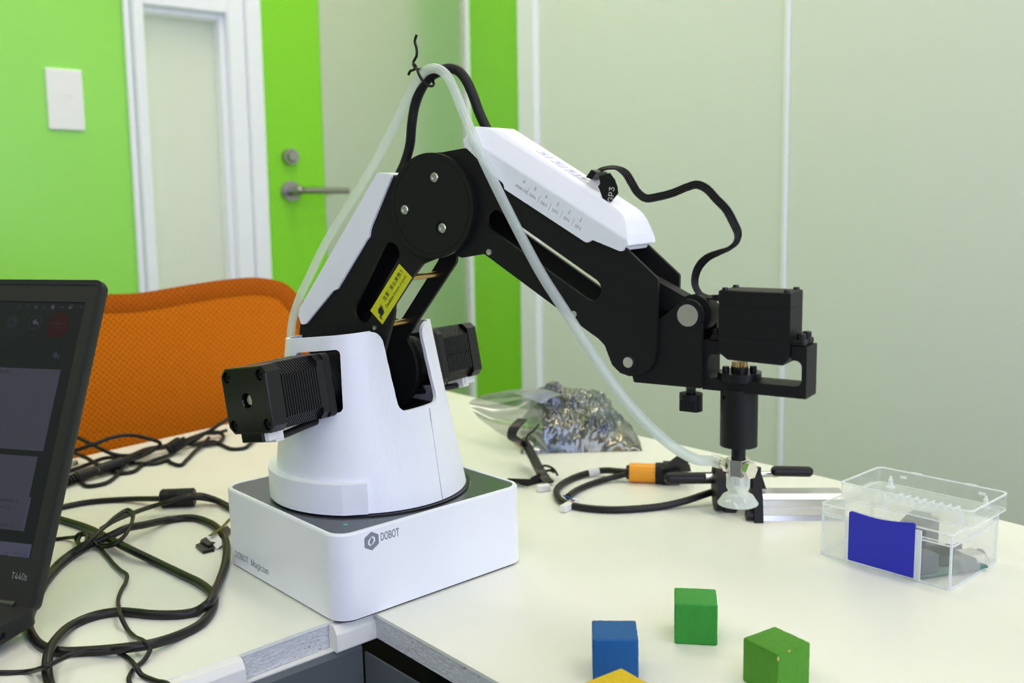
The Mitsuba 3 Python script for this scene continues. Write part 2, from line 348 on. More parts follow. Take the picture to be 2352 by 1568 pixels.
# the cable tray under the notch of the desk, with its two white brackets
k = thing('cable_tray', 'grey steel cable tray hung in the notch of the desk', 'tray')
y0, zl = -.0709, -.0192
prof = Polygon([(y0 + .026, zl), (y0, zl), (y0 - .0015, zl - .003), (y0 - .0015, zl - .12), (y0 - .10, zl - .12), (y0 - .10, zl - .07), (y0 - .1015, zl - .07), (y0 - .1015, zl - .1215), (y0, zl - .1215), (y0, zl - .0045), (y0 + .0015, zl - .0012), (y0 + .026, zl - .0012)])
YZ = np.array([[0, 0, 1, 0], [1, 0, 0, 0], [0, 1, 0, 0]], float)
add(k, 'channel', ext(prof.buffer(.0004), .94).transform(YZ).translate([-1.0, 0, 0]), GREYMETAL, smooth=False)
add(k, 'end_plate', bx(-.0585, -.057, y0 - .10, y0 - .002, zl - .12, zl - .006), GREYMETAL, smooth=False)
BRK = pr('cream_bracket', (.74, .74, .68), .4)
def bracket(x0, x1):
    p = round_poly([(y0 + .026, -.0176), (y0 + .026, -.0172), (y0 + .0055, -.0172), (y0 + .0055, -.0008), (y0 - .0006, -.0008), (y0 - .0046, -.0075), (y0 - .0048, -.0172), (y0 - .0030, -.0180), (y0 - .0030, -.0085), (y0 + .0020, -.0030), (y0 + .0035, -.0180)], .0004)
    p = round_poly([(y0 + .0046, -.0182), (y0 + .0046, -.0010), (y0 - .0012, -.0012), (y0 - .0048, -.0062), (y0 - .0052, -.0182)], .0016)
    return ext(p, x1 - x0).transform(YZ).translate([x0, 0, 0]).trim_by_plane([0, 0, 1], -.0182)
add(k, 'bracket', bracket(-.0800, -.0500), BRK, label='cream bracket')
bb = [(-0.14197, -0.06864)]
add(k, 'bracket', bracket(-.30, bb[0][0]), BRK, label='cream bracket')
add(k, 'ledge', cbox(-.32, -.062, y0 + .0005, y0 + .022, -.0190, -.0173, .0003), BRK, smooth=False)

# ---------------------------------------------------------------- orange mesh chair behind the desk
pr('orange_mesh', proc(lambda p, n, uv: mix((.70, .18, .001), (.36, .075, .001), smoothstep(.45, .85, dr.abs(dr.sin(uv.x * 430 + uv.y * 430)) * dr.abs(dr.sin(uv.x * 430 - uv.y * 430))))), .65, spec=.12)
pr('orange_hem', proc(lambda p, n, uv: mix((.50, .11, .001), (.27, .055, .001), smoothstep(.45, .85, dr.abs(dr.sin(uv.x * 430 + uv.y * 430)) * dr.abs(dr.sin(uv.x * 430 - uv.y * 430))))), .65, spec=.12)
CH = thing('office_chair', 'office chair with an orange mesh back, pushed in behind the desk', 'chair')
YC = .60
ctop = [(-0.03992, 0.15677), (-0.01129, 0.15726), (0.02323, 0.15631), (0.07511, 0.1561), (0.1305, 0.16078), (0.18322, 0.16451), (0.22603, 0.16362), (0.25717, 0.15315), (0.27853, 0.12837), (0.28981, 0.09436), (0.29245, 0.04863), (0.29154, -0.00023), (0.28783, -0.06153)]
cx = np.array([q[0] for q in ctop]); cz = np.array([q[1] for q in ctop])
xr = cx.max(); xm = (-.16 + xr) / 2
outl = spline(np.stack([cx[:9], cz[:9]], 1), 8)
right = spline(np.stack([cx[8:], cz[8:]], 1), 6)
left = np.stack([2 * xm - outl[::-1, 0], outl[::-1, 1]], 1)
full = np.vstack([outl[outl[:, 0] > xm], right, [[xr - .01, -.22], [xr - .06, -.25], [xm, -.255]]])
half = full[(full[:, 0] >= xm)]
poly_c = Polygon(np.vstack([half, np.stack([2 * xm - half[::-1, 0], half[::-1, 1]], 1)])).buffer(0)
def chair_sheet(poly, off, thick):
    g = ext(poly, thick).refine_to_length(.018)
    v, f = vf(g)
    bend = .16 * ((v[:, 0] - xm) / .22) ** 2 * .18 + .06 * (v[:, 1]) ** 2
    return np.stack([v[:, 0], YC + off - bend + v[:, 2] + .05 * (v[:, 1] - .1), v[:, 1]], 1), f[:, ::-1]
inner = poly_c.buffer(-.021, quad_segs=8)
for nm, po, o, mt, lab in (('mesh_back', inner.buffer(.002), 0.0, 'orange_mesh', 'orange mesh back'), ('hem', poly_c.difference(inner.buffer(-.001)), -.0012, 'orange_hem', 'darker double hem')):
    v, f = chair_sheet(po, o, .004)
    add(CH, nm, (v, f), mt, smooth=True, uv=v[:, [0, 2]], label=lab)
add(CH, 'seat', rbox(xm - .23, xm + .23, .17, YC - .04, -.30, -.23, .03), pr('black_fabric', (.012, .012, .013), .8, spec=.1))
add(CH, 'back_bar', tube([(xm, YC + .02, -.18), (xm, YC + .035, -.29), (xm, YC - .04, -.325), (xm, .42, -.315)], .016), RUBBER)
add(CH, 'column', cyl((xm, .38, -.30), (xm, .38, -.66), .026, .02, 24), GREYMETAL)
for i in range(5):
    a = i * 2 * PI / 5 + .3
    ex, ey = xm + .27 * math.cos(a), .38 + .27 * math.sin(a)
    zf = ZF - .0249 * ex * -1 * -1 - .02 * ey
    add(CH, 'base_arm', cyl((xm, .38, -.65), (ex, ey, -.68), .02, .014, 16), RUBBER)
    add(CH, 'caster', rbox(ex - .014, ex + .014, ey - .024, ey + .024, zf - .006, -.684, .010), RUBBER)

# ---------------------------------------------------------------- the robot arm
R_ = thing('robot_arm', 'white and black desktop robot arm on a square white base', 'robot arm')
# base
sq = lambda o, r: rrect(-.079 + o, .079 - o, -.079 + o, .079 - o, r, 12)
body = ext(sq(0, .0135), HB - .0026).translate([0, 0, .0015]) + Manifold.batch_hull([ext(sq(0, .0135), .0001).translate([0, 0, HB - .0012]), ext(sq(.0008, .0128), .0001).translate([0, 0, HB - .0001])])
body = body - ext(sq(.0030, .0110), .01).translate([0, 0, HB - .0011])
BASE = add(R_, 'base', body, WHITE, smooth=40, label='square white base box')
add(BASE, 'foot_plate', ext(sq(.002, .0115), .0016), BLACK, smooth=False)
add(BASE, 'top_plate', ext(sq(.0032, .0108), .0006).translate([0, 0, HB - .0011]) - cyl((0, 0, HB - .005), (0, 0, HB + .01), .0722, n=96), TOPPLATE, smooth=40, label='graphite grey top plate')
add(BASE, 'turntable_ring', cyl((0, 0, HB - .001), (0, 0, HB + .0006), .0717, n=96) - cyl((0, 0, HB - .005), (0, 0, HB + .01), .0685, n=96), BLACKS, smooth=40, label='black turntable ring')
(tx, tyy), = [(-0.06048, -0.06019)]
add(BASE, 'status_light', lathe([(0, 0), (.0016, 0), (.0016, .0003), (0, .0004)], 24), LED, mat4(np.eye(3), (tx, tyy, HB - .0005)), label='small green status light')
# the marks on its two visible sides
lg = [(-0.05326, 0.04976), (-0.0469, 0.04752), (-0.0323, 0.04784)]
hexa = Polygon([(.0062 * math.cos(PI / 2 + i * PI / 3), .0062 * math.sin(PI / 2 + i * PI / 3)) for i in range(6)]).buffer(-.0008).buffer(.0008, quad_segs=4)
hole = Polygon([(-.0024, -.0020), (-.0006, -.0030), (-.0006, -.0026), (.0006, -.0016), (.0025, -.0004), (.0025, .0020), (.0004, .0032), (-.0024, .0012)])
hole = Polygon([(-.0027, -.0018), (-.0004, -.0034), (.0027, -.0006), (.0027, .0018), (.0004, .0034), (-.0027, .0006)])
bar = LineString([(-.0014, -.0040), (.0001, -.0022), (.0001, .0022), (.0016, .0040)]).buffer(.0006)
core = Polygon([(-.0015, -.0014), (-.0002, -.0023), (.0015, -.0004), (.0015, .0014), (.0002, .0023), (-.0015, .0004)])
logo = hexa.difference(hole.difference(core).difference(Polygon([(-.0006, -.004), (.0006, -.004), (-.0003, -.0015)])).difference(Polygon([(.0006, .004), (-.0006, .004), (.0003, .0015)])))
FACE1 = lambda x, z: mat4(np.array([[1, 0, 0], [0, 0, -1], [0, 1, 0.0]]), (x, -.079, z))
FACE2 = lambda y, z: mat4(np.array([[0, 0, -1], [-1, 0, 0], [0, 1, 0.0]]), (-.079, y, z))
add(BASE, 'emblem', ext(logo, .00015), GREYINK, FACE1(*lg[0]), False, label='grey hexagonal emblem')
lw = [(-0.0466, 0.04686), (-0.03201, 0.04658), (-0.04641, 0.05059)]
add(BASE, 'lettering', lettering('DOBOT', .0050, width=lw[1][0] - lw[0][0], bold=True), GREYINK, FACE1(lw[0][0], lg[0][1] - .0016), False, label='grey lettering')
l2 = [(0.06395, 0.0082), (0.01297, 0.00937), (0.06317, 0.01373), (0.04345, 0.00853), (0.03983, 0.00823)]
add(BASE, 'lettering', lettering('DOBOT  Magician', .0048, width=abs(l2[1][0] - l2[0][0])), GREYINK, FACE2(l2[0][0], l2[0][1] - .0002), False, label='grey lettering')

# turntable housing: a round foot that grows into two flat cheeks
def rr_radius(phi, s0, s1, w0, w1, r):
    poly = rrect(s0, s1, w0, w1, r, 16)
    out = []
    for a in phi:
        i = LineString([(0, 0), (.3 * math.cos(a), .3 * math.sin(a))]).intersection(poly.exterior)
        out.append(i.distance(Point(0, 0)))
    return np.array(out)
PHI = (np.arange(192) + .5) * 2 * PI / 192
def housing(off, z0, z1):
    rt = rr_radius(PHI, -.0425 + off, .0335 - off, -.0475 + off, .0475 - off, .0235 - off)
    rbm = np.full_like(rt, .0690 - off)
    secs = []
    for z in (z0, z1):
        t = (z - .0585) / (.178 - .0585)
        rr = rbm * (1 - t) + rt * t
        secs.append(np.stack([rr * np.cos(PHI), rr * np.sin(PHI), np.full_like(rr, z)], 1))
    n = len(PHI); v = np.vstack(secs + [[[0, 0, z0], [0, 0, z1]]])
    j = np.arange(n); q = (j + 1) % n
    f = np.vstack([np.stack([j, q, n + q], 1), np.stack([j, n + q, n + j], 1), np.stack([q, j, np.full(n, 2 * n)], 1), np.stack([n + j, n + q, np.full(n, 2 * n + 1)], 1)])
    return Manifold(Mesh(v.astype(np.float32), f.astype(np.uint32)))
hs = housing(0, .0592, .20)
hs = hs - housing(.0026, .0642, .21)
slot_p = rrect(-.0205, .0205, .1215, .30, .006)
zt = .1765
for sg in (-1, 1):
    corner = sbox(min(sg * .0200, sg * .0300), zt - .0095, max(sg * .0200, sg * .0300), zt + .05).difference(Point(sg * .0300, zt - .0095).buffer(.0095, quad_segs=12))
    slot_p = slot_p.union(corner)
WZ = np.array([[0, 0, 1, 0], [1, 0, 0, 0], [0, 1, 0, 0]], float)
hs = hs - ext(slot_p, .2).transform(WZ).translate([.0, 0, 0])
hs = hs - bx(-.1, .01, -.0205, .0205, .150, .3)
win = affinity.rotate(rrect(-.0198, .0198, -.0207, .0207, .0035), 7, origin=(0, 0))
win = affinity.translate(win, .0034, .1435)
hs = hs - exw(win, -.1, -.02) - exw(win, .02, .1)
tilt = math.atan(.115)
hs = hs.trim_by_plane([math.sin(tilt), 0, -math.cos(tilt)], -(.1735 * math.cos(tilt)))
HO = numbered(R_ + '__turntable_housing')
hv, hf = vf(hs)
tv = hv[hf].reshape(-1, 3); tn_ = np.cross(hv[hf[:, 1]] - hv[hf[:, 0]], hv[hf[:, 2]] - hv[hf[:, 0]])
tn_ = np.repeat(tn_ / (np.linalg.norm(tn_, axis=1, keepdims=True) + 1e-20), 3, 0)
rt_, rb_o = rr_radius(PHI, -.0425, .0335, -.0475, .0475, .0235), .0690
rt_ = np.convolve(np.concatenate([rt_[-3:], rt_, rt_[:3]]), np.ones(7) / 7, 'valid')
def wall_r(phi, z):
    t = (z - .0585) / (.178 - .0585)
    return rb_o * (1 - t) + np.interp(phi % (2 * PI), np.concatenate([PHI, [PHI[0] + 2 * PI]]), np.concatenate([rt_, rt_[:1]]), period=2 * PI) * t
ph = np.arctan2(tv[:, 1], tv[:, 0]); r0 = wall_r(ph, tv[:, 2])
drp = sum((wall_r(ph + q_, tv[:, 2]) - wall_r(ph - q_, tv[:, 2])) / (2 * q_) for q_ in (.05, .07, .09, .11)) / 4; drz = (wall_r(ph, tv[:, 2] + .002) - wall_r(ph, tv[:, 2] - .002)) / .004
er, ep = np.stack([np.cos(ph), np.sin(ph), 0 * ph], 1), np.stack([-np.sin(ph), np.cos(ph), 0 * ph], 1)
an_ = er - ep * (drp / r0)[:, None] - np.array([0, 0, 1.0]) * drz[:, None]
an_ /= np.linalg.norm(an_, axis=1, keepdims=True)
dots = (an_ * tn_).sum(1).reshape(-1, 3).min(1)
use = np.repeat(dots > .86, 3)[:, None]
nn_ = np.where(use, an_, np.where(np.repeat(dots < -.86, 3)[:, None], -an_, tn_))
scene[HO] = ply_normals(tv @ ARM.T, np.arange(len(tv)).reshape(-1, 3), nn_ @ ARM.T, WHITE)
labels[HO] = {'label': 'white turntable housing with two cheeks'}
add(HO, 'seam_line', sweep(spline([(.05126, .00672, .1195), (.05493, .00437, .10541), (.05974, .00132, .08964), (.06439, -.00157, .07395), (.0688, -.0041, .0595)], 4), circ(.00022, 6)), pr('seam_grey', (.30, .32, .36), .6), ARM4, label='fine moulding seam')
lobe = Point(0, 0).buffer(.0722, quad_segs=48)
fa, fb = (.0352, .0625), (.0455, .0537)
dv = np.array(fb) - fa; dv = dv / np.linalg.norm(dv)
nv = np.array([-dv[1], dv[0]]); nv = nv if nv @ np.array([1, .5]) > 0 else -nv
side = Polygon([np.array(fa) + nv * 0 - dv * .2, np.array(fa) + dv * .2, np.array(fa) + dv * .2 - nv * .3, np.array(fa) - dv * .2 - nv * .3])
lobe = lobe.intersection(side).intersection(affinity.scale(side, 1, -1, origin=(0, 0)))
lobe = affinity.scale(lobe, 1, -1, origin=(0, 0))
aw = math.atan2(fb[1], fb[0])
lobe = lobe.difference(Polygon([(0, 0), (.3 * math.cos(aw), .3 * math.sin(aw)), (.4, 0), (.3 * math.cos(aw), -.3 * math.sin(aw))])).difference(Point(0, 0).buffer(.056, quad_segs=32))
lobe = lobe.difference(sbox(-.02, .03, .2, .2))
add(HO, 'step', ext(lobe, .0205).translate([0, 0, .0592]), WHITE, ARM4, 28, label='white step around the foot')
sp_ = [(0.07639, 0.12784), (0.09286, 0.07007)]
add(HO, 'floor', cyl((0, 0, .1125), (0, 0, .1135), .05, n=48) ^ housing(.003, .06, .2), BLACK, ARM4)
GB = add(R_, 'gearbox', Manifold.batch_boolean([cyl((0, -.0195, .1425), (0, -.052, .1425), .0185), cyl((0, -.0185, .1425), (0, -.026, .1425), .027)], manifold3d.OpType.Add), BLACK, ARM4)
add(R_, 'gearbox', Manifold.batch_boolean([cyl((0, .0195, .1425), (0, .052, .1425), .0185), cyl((0, .0185, .1425), (0, .026, .1425), .030)], manifold3d.OpType.Add), BLACK, ARM4)

# stepper motors
def chamf(hh, c):
    return Polygon([(-hh + c, -hh), (hh - c, -hh), (hh, -hh + c), (hh, hh - c), (hh - c, hh), (-hh + c, hh), (-hh, hh - c), (-hh, -hh + c)])
def motor(sign, rot, label):
    """sign -1: towards the camera's side. Local axes: x along the arm, y up, z outwards."""
    A = ARM4 @ mat4(np.array([[1, 0, 0], [0, 0, sign], [0, 1, 0.0]]), (-.0005, sign * .052, .1415)) @ mat4(rotz(rot))
    hh = .0211
    M_ = add(R_, 'stepper_motor', ext(chamf(hh - .0012, .0090), .0330).translate([0, 0, .0140]), BLACKS, A, 20, label=label)
    lam = [ext(chamf(hh - (.00070 if i % 2 else .00005), .0078), .00075 if i % 2 else .00137).translate([0, 0, .0146 + .00105 * i - (0 if i % 2 else .00016)]) for i in range(30)]
    lamm = Manifold.batch_boolean(lam, manifold3d.OpType.Add) - Manifold.batch_boolean([bx(hh - .0004, hh + .001, -.0009, .0001, .0154 + .0021 * i, .0162 + .0021 * i) for i in range(15)], manifold3d.OpType.Add)
    add(M_, 'laminations', lamm, BLACKS, A, False, label='ribbed black steel stack')
    add(M_, 'front_flange', ext(chamf(hh, .0042), .0060).translate([0, 0, .0086]), BLACKS, A, 20)
    add(M_, 'gear_flange', rrectprism(hh, .0040, .0058).translate([0, 0, .0026]), BLACK, A, 30)
    cap = Manifold.batch_hull([ext(chamf(hh, .0042), .0108).translate([0, 0, .0464]), ext(chamf(hh - .0007, .0045), .0003).translate([0, 0, .0575])])
    cap = cap - cyl((0, 0, .045), (0, 0, .07), .0048)
    for a in (-1, 1):
        for b in (-1, 1): cap = cap - cyl((a * .0155, b * .0155, .054), (a * .0155, b * .0155, .07), .0036)
    cap = cap + cbox(-.011, .009, -.0268, -.018, .0482, .0577, .0006)
    EC = add(M_, 'end_cap', cap, BLACKG, A, 20, label='glossy black end cap')
    for a in (-1, 1):
        for b in (-1, 1):
            s_ = cyl((a * .0155, b * .0155, .0535), (a * .0155, b * .0155, .0562), .0030, n=24)
            for c in (0, PI / 2): s_ = s_ - bx(-.0018, .0018, -.0004, .0004, .0553, .06).rotate([0, 0, math.degrees(c) + 20]).translate([a * .0155, b * .0155, 0])
            add(EC, 'screw', s_, BLACKG, A, 30)
    add(M_, 'shaft', cyl((0, 0, .045), (0, 0, .0550), .0032), STEEL, A, label='steel shaft end')
    cn = cbox(-.0045, .0115, -.0285, -.0200, .0425, .0495, .0004) + cbox(.0045, .0130, -.0265, -.0205, .0440, .0560, .0004)
    add(M_, 'connector', cn, WCONN, A, False, label='white plug')
    add(M_, 'lead', tube([(.004, -.0268, .0440), (.004, -.0262, .034), (.004, -.0245, .016), (.003, -.0235, .002), (.002, -.022, -.006)], .0024), RUBBER, A)
    return M_
def rrectprism(hh, r, h):
    return ext(rrect(-hh, hh, -hh, hh, r), h)
motor(-1, math.radians(8.5), 'black stepper motor on the near side')
motor(1, math.radians(10), 'black stepper motor on the far side')

# rear arm
E_C = [(0.08063, 0.25911)][0]
RE = .0333
J2 = (.0, .1425)
near = Polygon([(0.07921, 0.27363), (0.03552, 0.27978), (-0.04377, 0.18315), (-0.0481, 0.16129), (-0.01713, 0.14461), (0.02635, 0.17234), (0.0331, 0.1811), (0.06052, 0.21287), (0.06973, 0.22192), (0.08426, 0.2267)])
npoly = round_poly(union_all([near, Point(E_C).buffer(RE - .0004, quad_segs=32), LineString([J2, (J2[0] + .02, J2[1] + .05)]).buffer(.024)]), .0035)
ns = [(0.04295, 0.22799), (0.01535, 0.18794)]
npoly = npoly.difference(slotpoly(ns[0], ns[1], .0078))
RA1 = add(R_, 'rear_arm_plate', exw(npoly, -.0183, -.0155), BLACK, ARM4, 25, label='black rear arm side plate with a long slot')
far = Polygon([(0.05207, 0.27414), (0.07192, 0.22129), (0.02607, 0.16717), (0.02321, 0.15819), (-0.05044, 0.14299), (-0.07657, 0.16475), (0.00913, 0.27517)])
fs = [(0.04781, 0.22081), (0.01731, 0.18544)]
fpoly = round_poly(union_all([far, Point(E_C).buffer(RE, quad_segs=32), Point(J2).buffer(.033)]), .004).difference(slotpoly((fs[0][0] + .002, fs[0][1] + .004), fs[1], .0070))
add(R_, 'rear_arm_plate', exw(fpoly, .0158, .0183), BLACK, ARM4, 25, label='black far side plate of the rear arm')
disc = cyl((E_C[0], -.0182, E_C[1]), (E_C[0], -.0212, E_C[1]), RE, n=96)
ring = cyl((E_C[0], -.0209, E_C[1]), (E_C[0], -.0215, E_C[1]), .0304, n=96) - cyl((E_C[0], -.0205, E_C[1]), (E_C[0], -.0217, E_C[1]), .0301, n=96)
disc = disc - ring
pins = [(0.08463, 0.2769), (0.0594, 0.25685), (0.08887, 0.24512)]
disc = disc - (cyl((pins[2][0], -.0205, pins[2][1]), (pins[2][0], -.03, pins[2][1]), .0048))
DK = add(R_, 'elbow_disc', disc, BLACK, ARM4, 30, label='round black elbow plate with three pins')
for i, q in enumerate(pins):
    d0 = -.0213 if i < 2 else -.0203
    p = Manifold.batch_hull([cyl((q[0], -.0195, q[1]), (q[0], d0 - .0006, q[1]), .0031), cyl((q[0], d0, q[1]), (q[0], d0 - .0011, q[1]), .0026)]) - cyl((q[0], d0 - .0006, q[1]), (q[0], d0 - .003, q[1]), .0015)
    add(DK, 'pin', p, STEEL, ARM4, 30, label='steel pin')
add(R_, 'elbow_axle', cyl((E_C[0], -.0160, E_C[1]), (E_C[0], .0160, E_C[1]), .016), BLACK, ARM4)
# link rod inside the rear arm, brass spacers
add(R_, 'link_rod', exw(LineString([(J2[0] - .024, J2[1] + .012), (pins[1][0] - .004, pins[1][1] - .004)]).buffer(.0045), -.004, .003), BLACKS, ARM4)
for px in [(0.05828, 0.21184), (0.02982, 0.17777)]:
    add(R_, 'spacer', cyl((px[0] - .0025, -.0160, px[1] + .0005), (px[0] - .0025, .0160, px[1] + .0005), .0021, n=20), BRASS, ARM4, label='brass spacer')
for q in [(0.02633, 0.17744)]:
    add(R_, 'screw', cyl((q[0], -.018, q[1]), (q[0], -.0190, q[1]), .0016, n=20) - cyl((q[0], -.0186, q[1]), (q[0], -.02, q[1]), .0008, n=6), STEEL, ARM4, label='small steel screw')
# white cover along the back of the rear arm
rc = [(0.03624, 0.28145), (0.048, 0.27998), (0.04826, 0.27801), (0.02868, 0.24645), (0.02734, 0.24356), (0.02631, 0.23921), (0.02343, 0.23657), (-0.00341, 0.20515), (-0.0052, 0.20297), (-0.00943, 0.20161), (-0.01252, 0.19905), (-0.03761, 0.17681), (-0.04203, 0.17624), (-0.04461, 0.18273), (-0.0429, 0.18784)]
cov = exw(round_poly(rc, .0012), -.0205, .0205)
rc2 = Polygon(rc)
inn = exw(affinity.translate(rc2, .0045, -.0012), -.0185, .0185)
add(R_, 'rear_arm_cover', cov - inn, WHITEC, ARM4, 30, label='white cover on the back of the rear arm')
tpz = [(0.02725, 0.2826), (0.04623, 0.28174), (0.04458, 0.27897), (0.03706, 0.27975)]
# warning sticker
st = [(0.03334, 0.18023), (0.02266, 0.18902), (0.05013, 0.22159), (0.06082, 0.21283)]   # bottom right, bottom left, top left, top right as seen
o_ = np.array([st[1][0], -.01835, st[1][1]]); ux = np.array([st[2][0] - st[1][0], 0, st[2][1] - st[1][1]]); uy = np.array([st[1][0] - st[0][0], 0, st[1][1] - st[0][1]])
SL, SH = np.linalg.norm(ux), np.linalg.norm(uy)
SA = ARM4 @ frame(np.array([st[0][0], -.01832, st[0][1]]), ux, uy)
STK = add(R_, 'warning_sticker', bx(0, SL, 0, SH, 0, .00012), YELLOWS, SA, False, label='yellow warning sticker')
CJK = {'zhu': '0 0 30180 1c0c0 c0c0 c0 1ffe c0 700c0 380c0 80c0 1c0 1ffc 40c0 c0c0 80c0 180c0 100c0 31ffe 23ffe', 'yi': '0 400 600 3fffc 6060 20c0 7fffe 0 0 fff0 8010 fff0 8010 8010 fff0 c10 1a718 3214c 33044 23fc0',
    'dang': '0 600 10608 18618 18618 c630 c630 4430 600 1fff8 1fff8 8 8 fff8 1fff8 8 8 8 3fff8 1fff8', 'xin': '0 0 1000 1c00 e00 300 180 2080 3000 13018 3300c 3300c 33004 33006 23006 63036 63032 3030 3020 3fe0',
    'jia': '0 600 600 600 3fffc 3fffc 600 8630 c430 4660 4640 3fffc 7fffe f00 d00 1980 30c0 7060 1c038 7801e', 'shang': '0 0 6600 c600 cffc 18ffe 19800 3b180 7b180 78180 59ffc 1838c 18104 18304 1830c 1820c 1860c 18c0c 19c0c 1b878'}
def glyphs(seq, h, gap):
    out, x = [], 0.0
    c = h / 20
    for g in seq:
        if g == ':':
            out += [sbox(x + h * .2, h * .2, x + h * .34, h * .36), sbox(x + h * .2, h * .56, x + h * .34, h * .72)]; x += h * .7; continue
        if g == '!':
            out += [sbox(x + h * .3, h * .32, x + h * .42, h * .9), sbox(x + h * .3, h * .08, x + h * .42, h * .2)]; x += h * .6; continue
        for r, row in enumerate(CJK[g].split()):
            b = int(row, 16); s0 = None
            for k in range(21):
                on = k < 20 and (b >> (19 - k)) & 1
                if on and s0 is None: s0 = k
                if not on and s0 is not None: out.append(sbox(x + s0 * c, h - (r + 1) * c - 1e-6, x + k * c, h - r * c)); s0 = None
        x += h + gap
    return union_all(out).buffer(c * .25)
tx0 = SL * .40
def put(mesh, name, x, y, lab, rot=None):
    A = SA @ mat4(np.eye(3) if rot is None else rotz(rot), (x, y, .00012))
    add(STK, name, mesh, BLACKINK, A, False, label=lab)
put(ext(glyphs(['zhu', 'yi', ':', 'dang', 'xin', 'jia', 'shang', '!'], .0034, .0003), .0001), 'lettering', SL * .33, SH * .56, 'black Chinese lettering')
put(lettering('Caution :', .0021, .0001, bold=True), 'lettering', SL * .27, SH * .27, 'black lettering')
put(lettering('Beware of pinch!', .0019, .0001, width=SL * .40), 'lettering', SL * .54, SH * .27, 'black lettering')
hand = union_all([Polygon([(.001, .0022), (.0028, .0014), (.0052, .0026), (.0052, .0062), (.0030, .0066), (.0008, .0052)]).buffer(.0005), LineString([(.0002, .0022), (-.001, .001)]).buffer(.0004)] + [LineString([(.0012 + .0011 * i, .0022), (.0006 + .0013 * i, .0008)]).buffer(.0004) for i in range(4)])
sym = union_all([hand] + [sbox(-.0016 + .0008 * i, -.0012 + .006 * (i > 1), -.0012 + .0008 * i, .0028 + .0055 * (i > 1)) for i in range(2)] + [sbox(.0058, .0036, .0062, .0078), sbox(.0066, .0036, .0070, .0078)])
put(ext(affinity.scale(sym, .9, .85, origin=(0, 0)), .0001), 'symbol', SL * .085, SH * .22, 'black pinched hand symbol')

# forearm: two side plates, white electronics cover on top
fo = Polygon([(0.08236, 0.29207), (0.10476, 0.29436), (0.21459, 0.23573), (0.21569, 0.23402), (0.236, 0.21693), (0.23466, 0.17606), (0.23358, 0.16948), (0.22976, 0.16464), (0.2248, 0.1617), (0.21811, 0.1601), (0.21192, 0.16162), (0.20682, 0.16584), (0.204, 0.17232), (0.20203, 0.17707), (0.19773, 0.1809), (0.19077, 0.18486), (0.11726, 0.229), (0.09954, 0.22623), (0.07885, 0.23483)])
E2 = [(0.08418, 0.26034)][0]
fopoly = round_poly(union_all([fo, Point(E2).buffer(.0322, quad_segs=32)]), .0020)
sA, sB = [(0.12647, 0.24947), (0.1934, 0.20966)]
fopoly = fopoly.difference(slotpoly(sA, sB, .0066))
add(R_, 'forearm_plate', exw(fopoly, -.0155, -.0130), BLACK, ARM4, 25, label='black forearm side plate with a long slot')
add(R_, 'forearm_plate', exw(fopoly, .0130, .0155), BLACK, ARM4, 25, label='black far side plate of the forearm')
for q in [(0.12135, 0.23015), (0.18178, 0.1945)]:
    add(R_, 'screw', cyl((q[0], -.0150, q[1]), (q[0], -.0163, q[1]), .0020, n=24) - cyl((q[0], -.0157, q[1]), (q[0], -.02, q[1]), .0010, n=6), STEEL, ARM4, label='small steel screw')
cb = [(0.10649, 0.29502), (0.12981, 0.27529), (0.13358, 0.27259), (0.13482, 0.271), (0.13507, 0.26865), (0.19096, 0.23711), (0.19269, 0.23687), (0.19414, 0.23789), (0.19587, 0.2384), (0.21356, 0.23215), (0.21522, 0.23242), (0.21606, 0.23489), (0.21476, 0.24907)]
ctp = [(0.21889, 0.2345), (0.2175, 0.24133), (0.21526, 0.24867), (0.21302, 0.25222), (0.20934, 0.25579), (0.1248, 0.30587), (0.10952, 0.3075)]
ctl = [(0.11309, 0.30341), (0.10494, 0.29983)]
cb = [cb[0]] + cb[1:-1]
ax0, ax1 = np.array(cb[4]), np.array(cb[5])
tdir = (ax1 - ax0) / np.linalg.norm(ax1 - ax0); hdir = np.array([-tdir[1], tdir[0]])
hh_ = lambda p: float((np.array(p) - ax0) @ hdir)
P_cov = Polygon(cb + ctp + ctl).buffer(0)
P_cov = P_cov if P_cov.geom_type == 'Polygon' else max(P_cov.geoms, key=lambda g_: g_.area)
P_cov = round_poly(P_cov, .0012)
HT = max(hh_(q) for q in P_cov.exterior.coords)
c1 = hh_([(0.16785, 0.26671)][0]); c2 = hh_([(0.16485, 0.28072)][0])
Q = Polygon([(-.0178, -.06), (.0178, -.06), (.0178, c1), (.0125, c2), (.0095, HT + .0002), (.0085, HT + .01), (-.0085, HT + .01), (-.0095, HT + .0002), (-.0125, c2), (-.0178, c1)]).buffer(-.004).buffer(.004, quad_segs=10)
qm = ext(Q, .5).translate([0, 0, -.15])     # local x = across, y = height, z = along
qA = np.column_stack([[0, 1, 0], [hdir[0], 0, hdir[1]], [tdir[0], 0, tdir[1]], [ax0[0], 0, ax0[1]]])
qm = qm.transform(qA)
Qi = Q.buffer(-.0022)
qi = ext(Qi, .5).translate([0, 0, -.15]).transform(qA)
cover = exw(P_cov, -.0178, .0178) ^ qm
cavity = exw(P_cov.buffer(-.0022).union(affinity.translate(P_cov, -.012 * hdir[0], -.012 * hdir[1]).buffer(-.0035)), -.0156, .0156) ^ qi
cover = cover - cavity
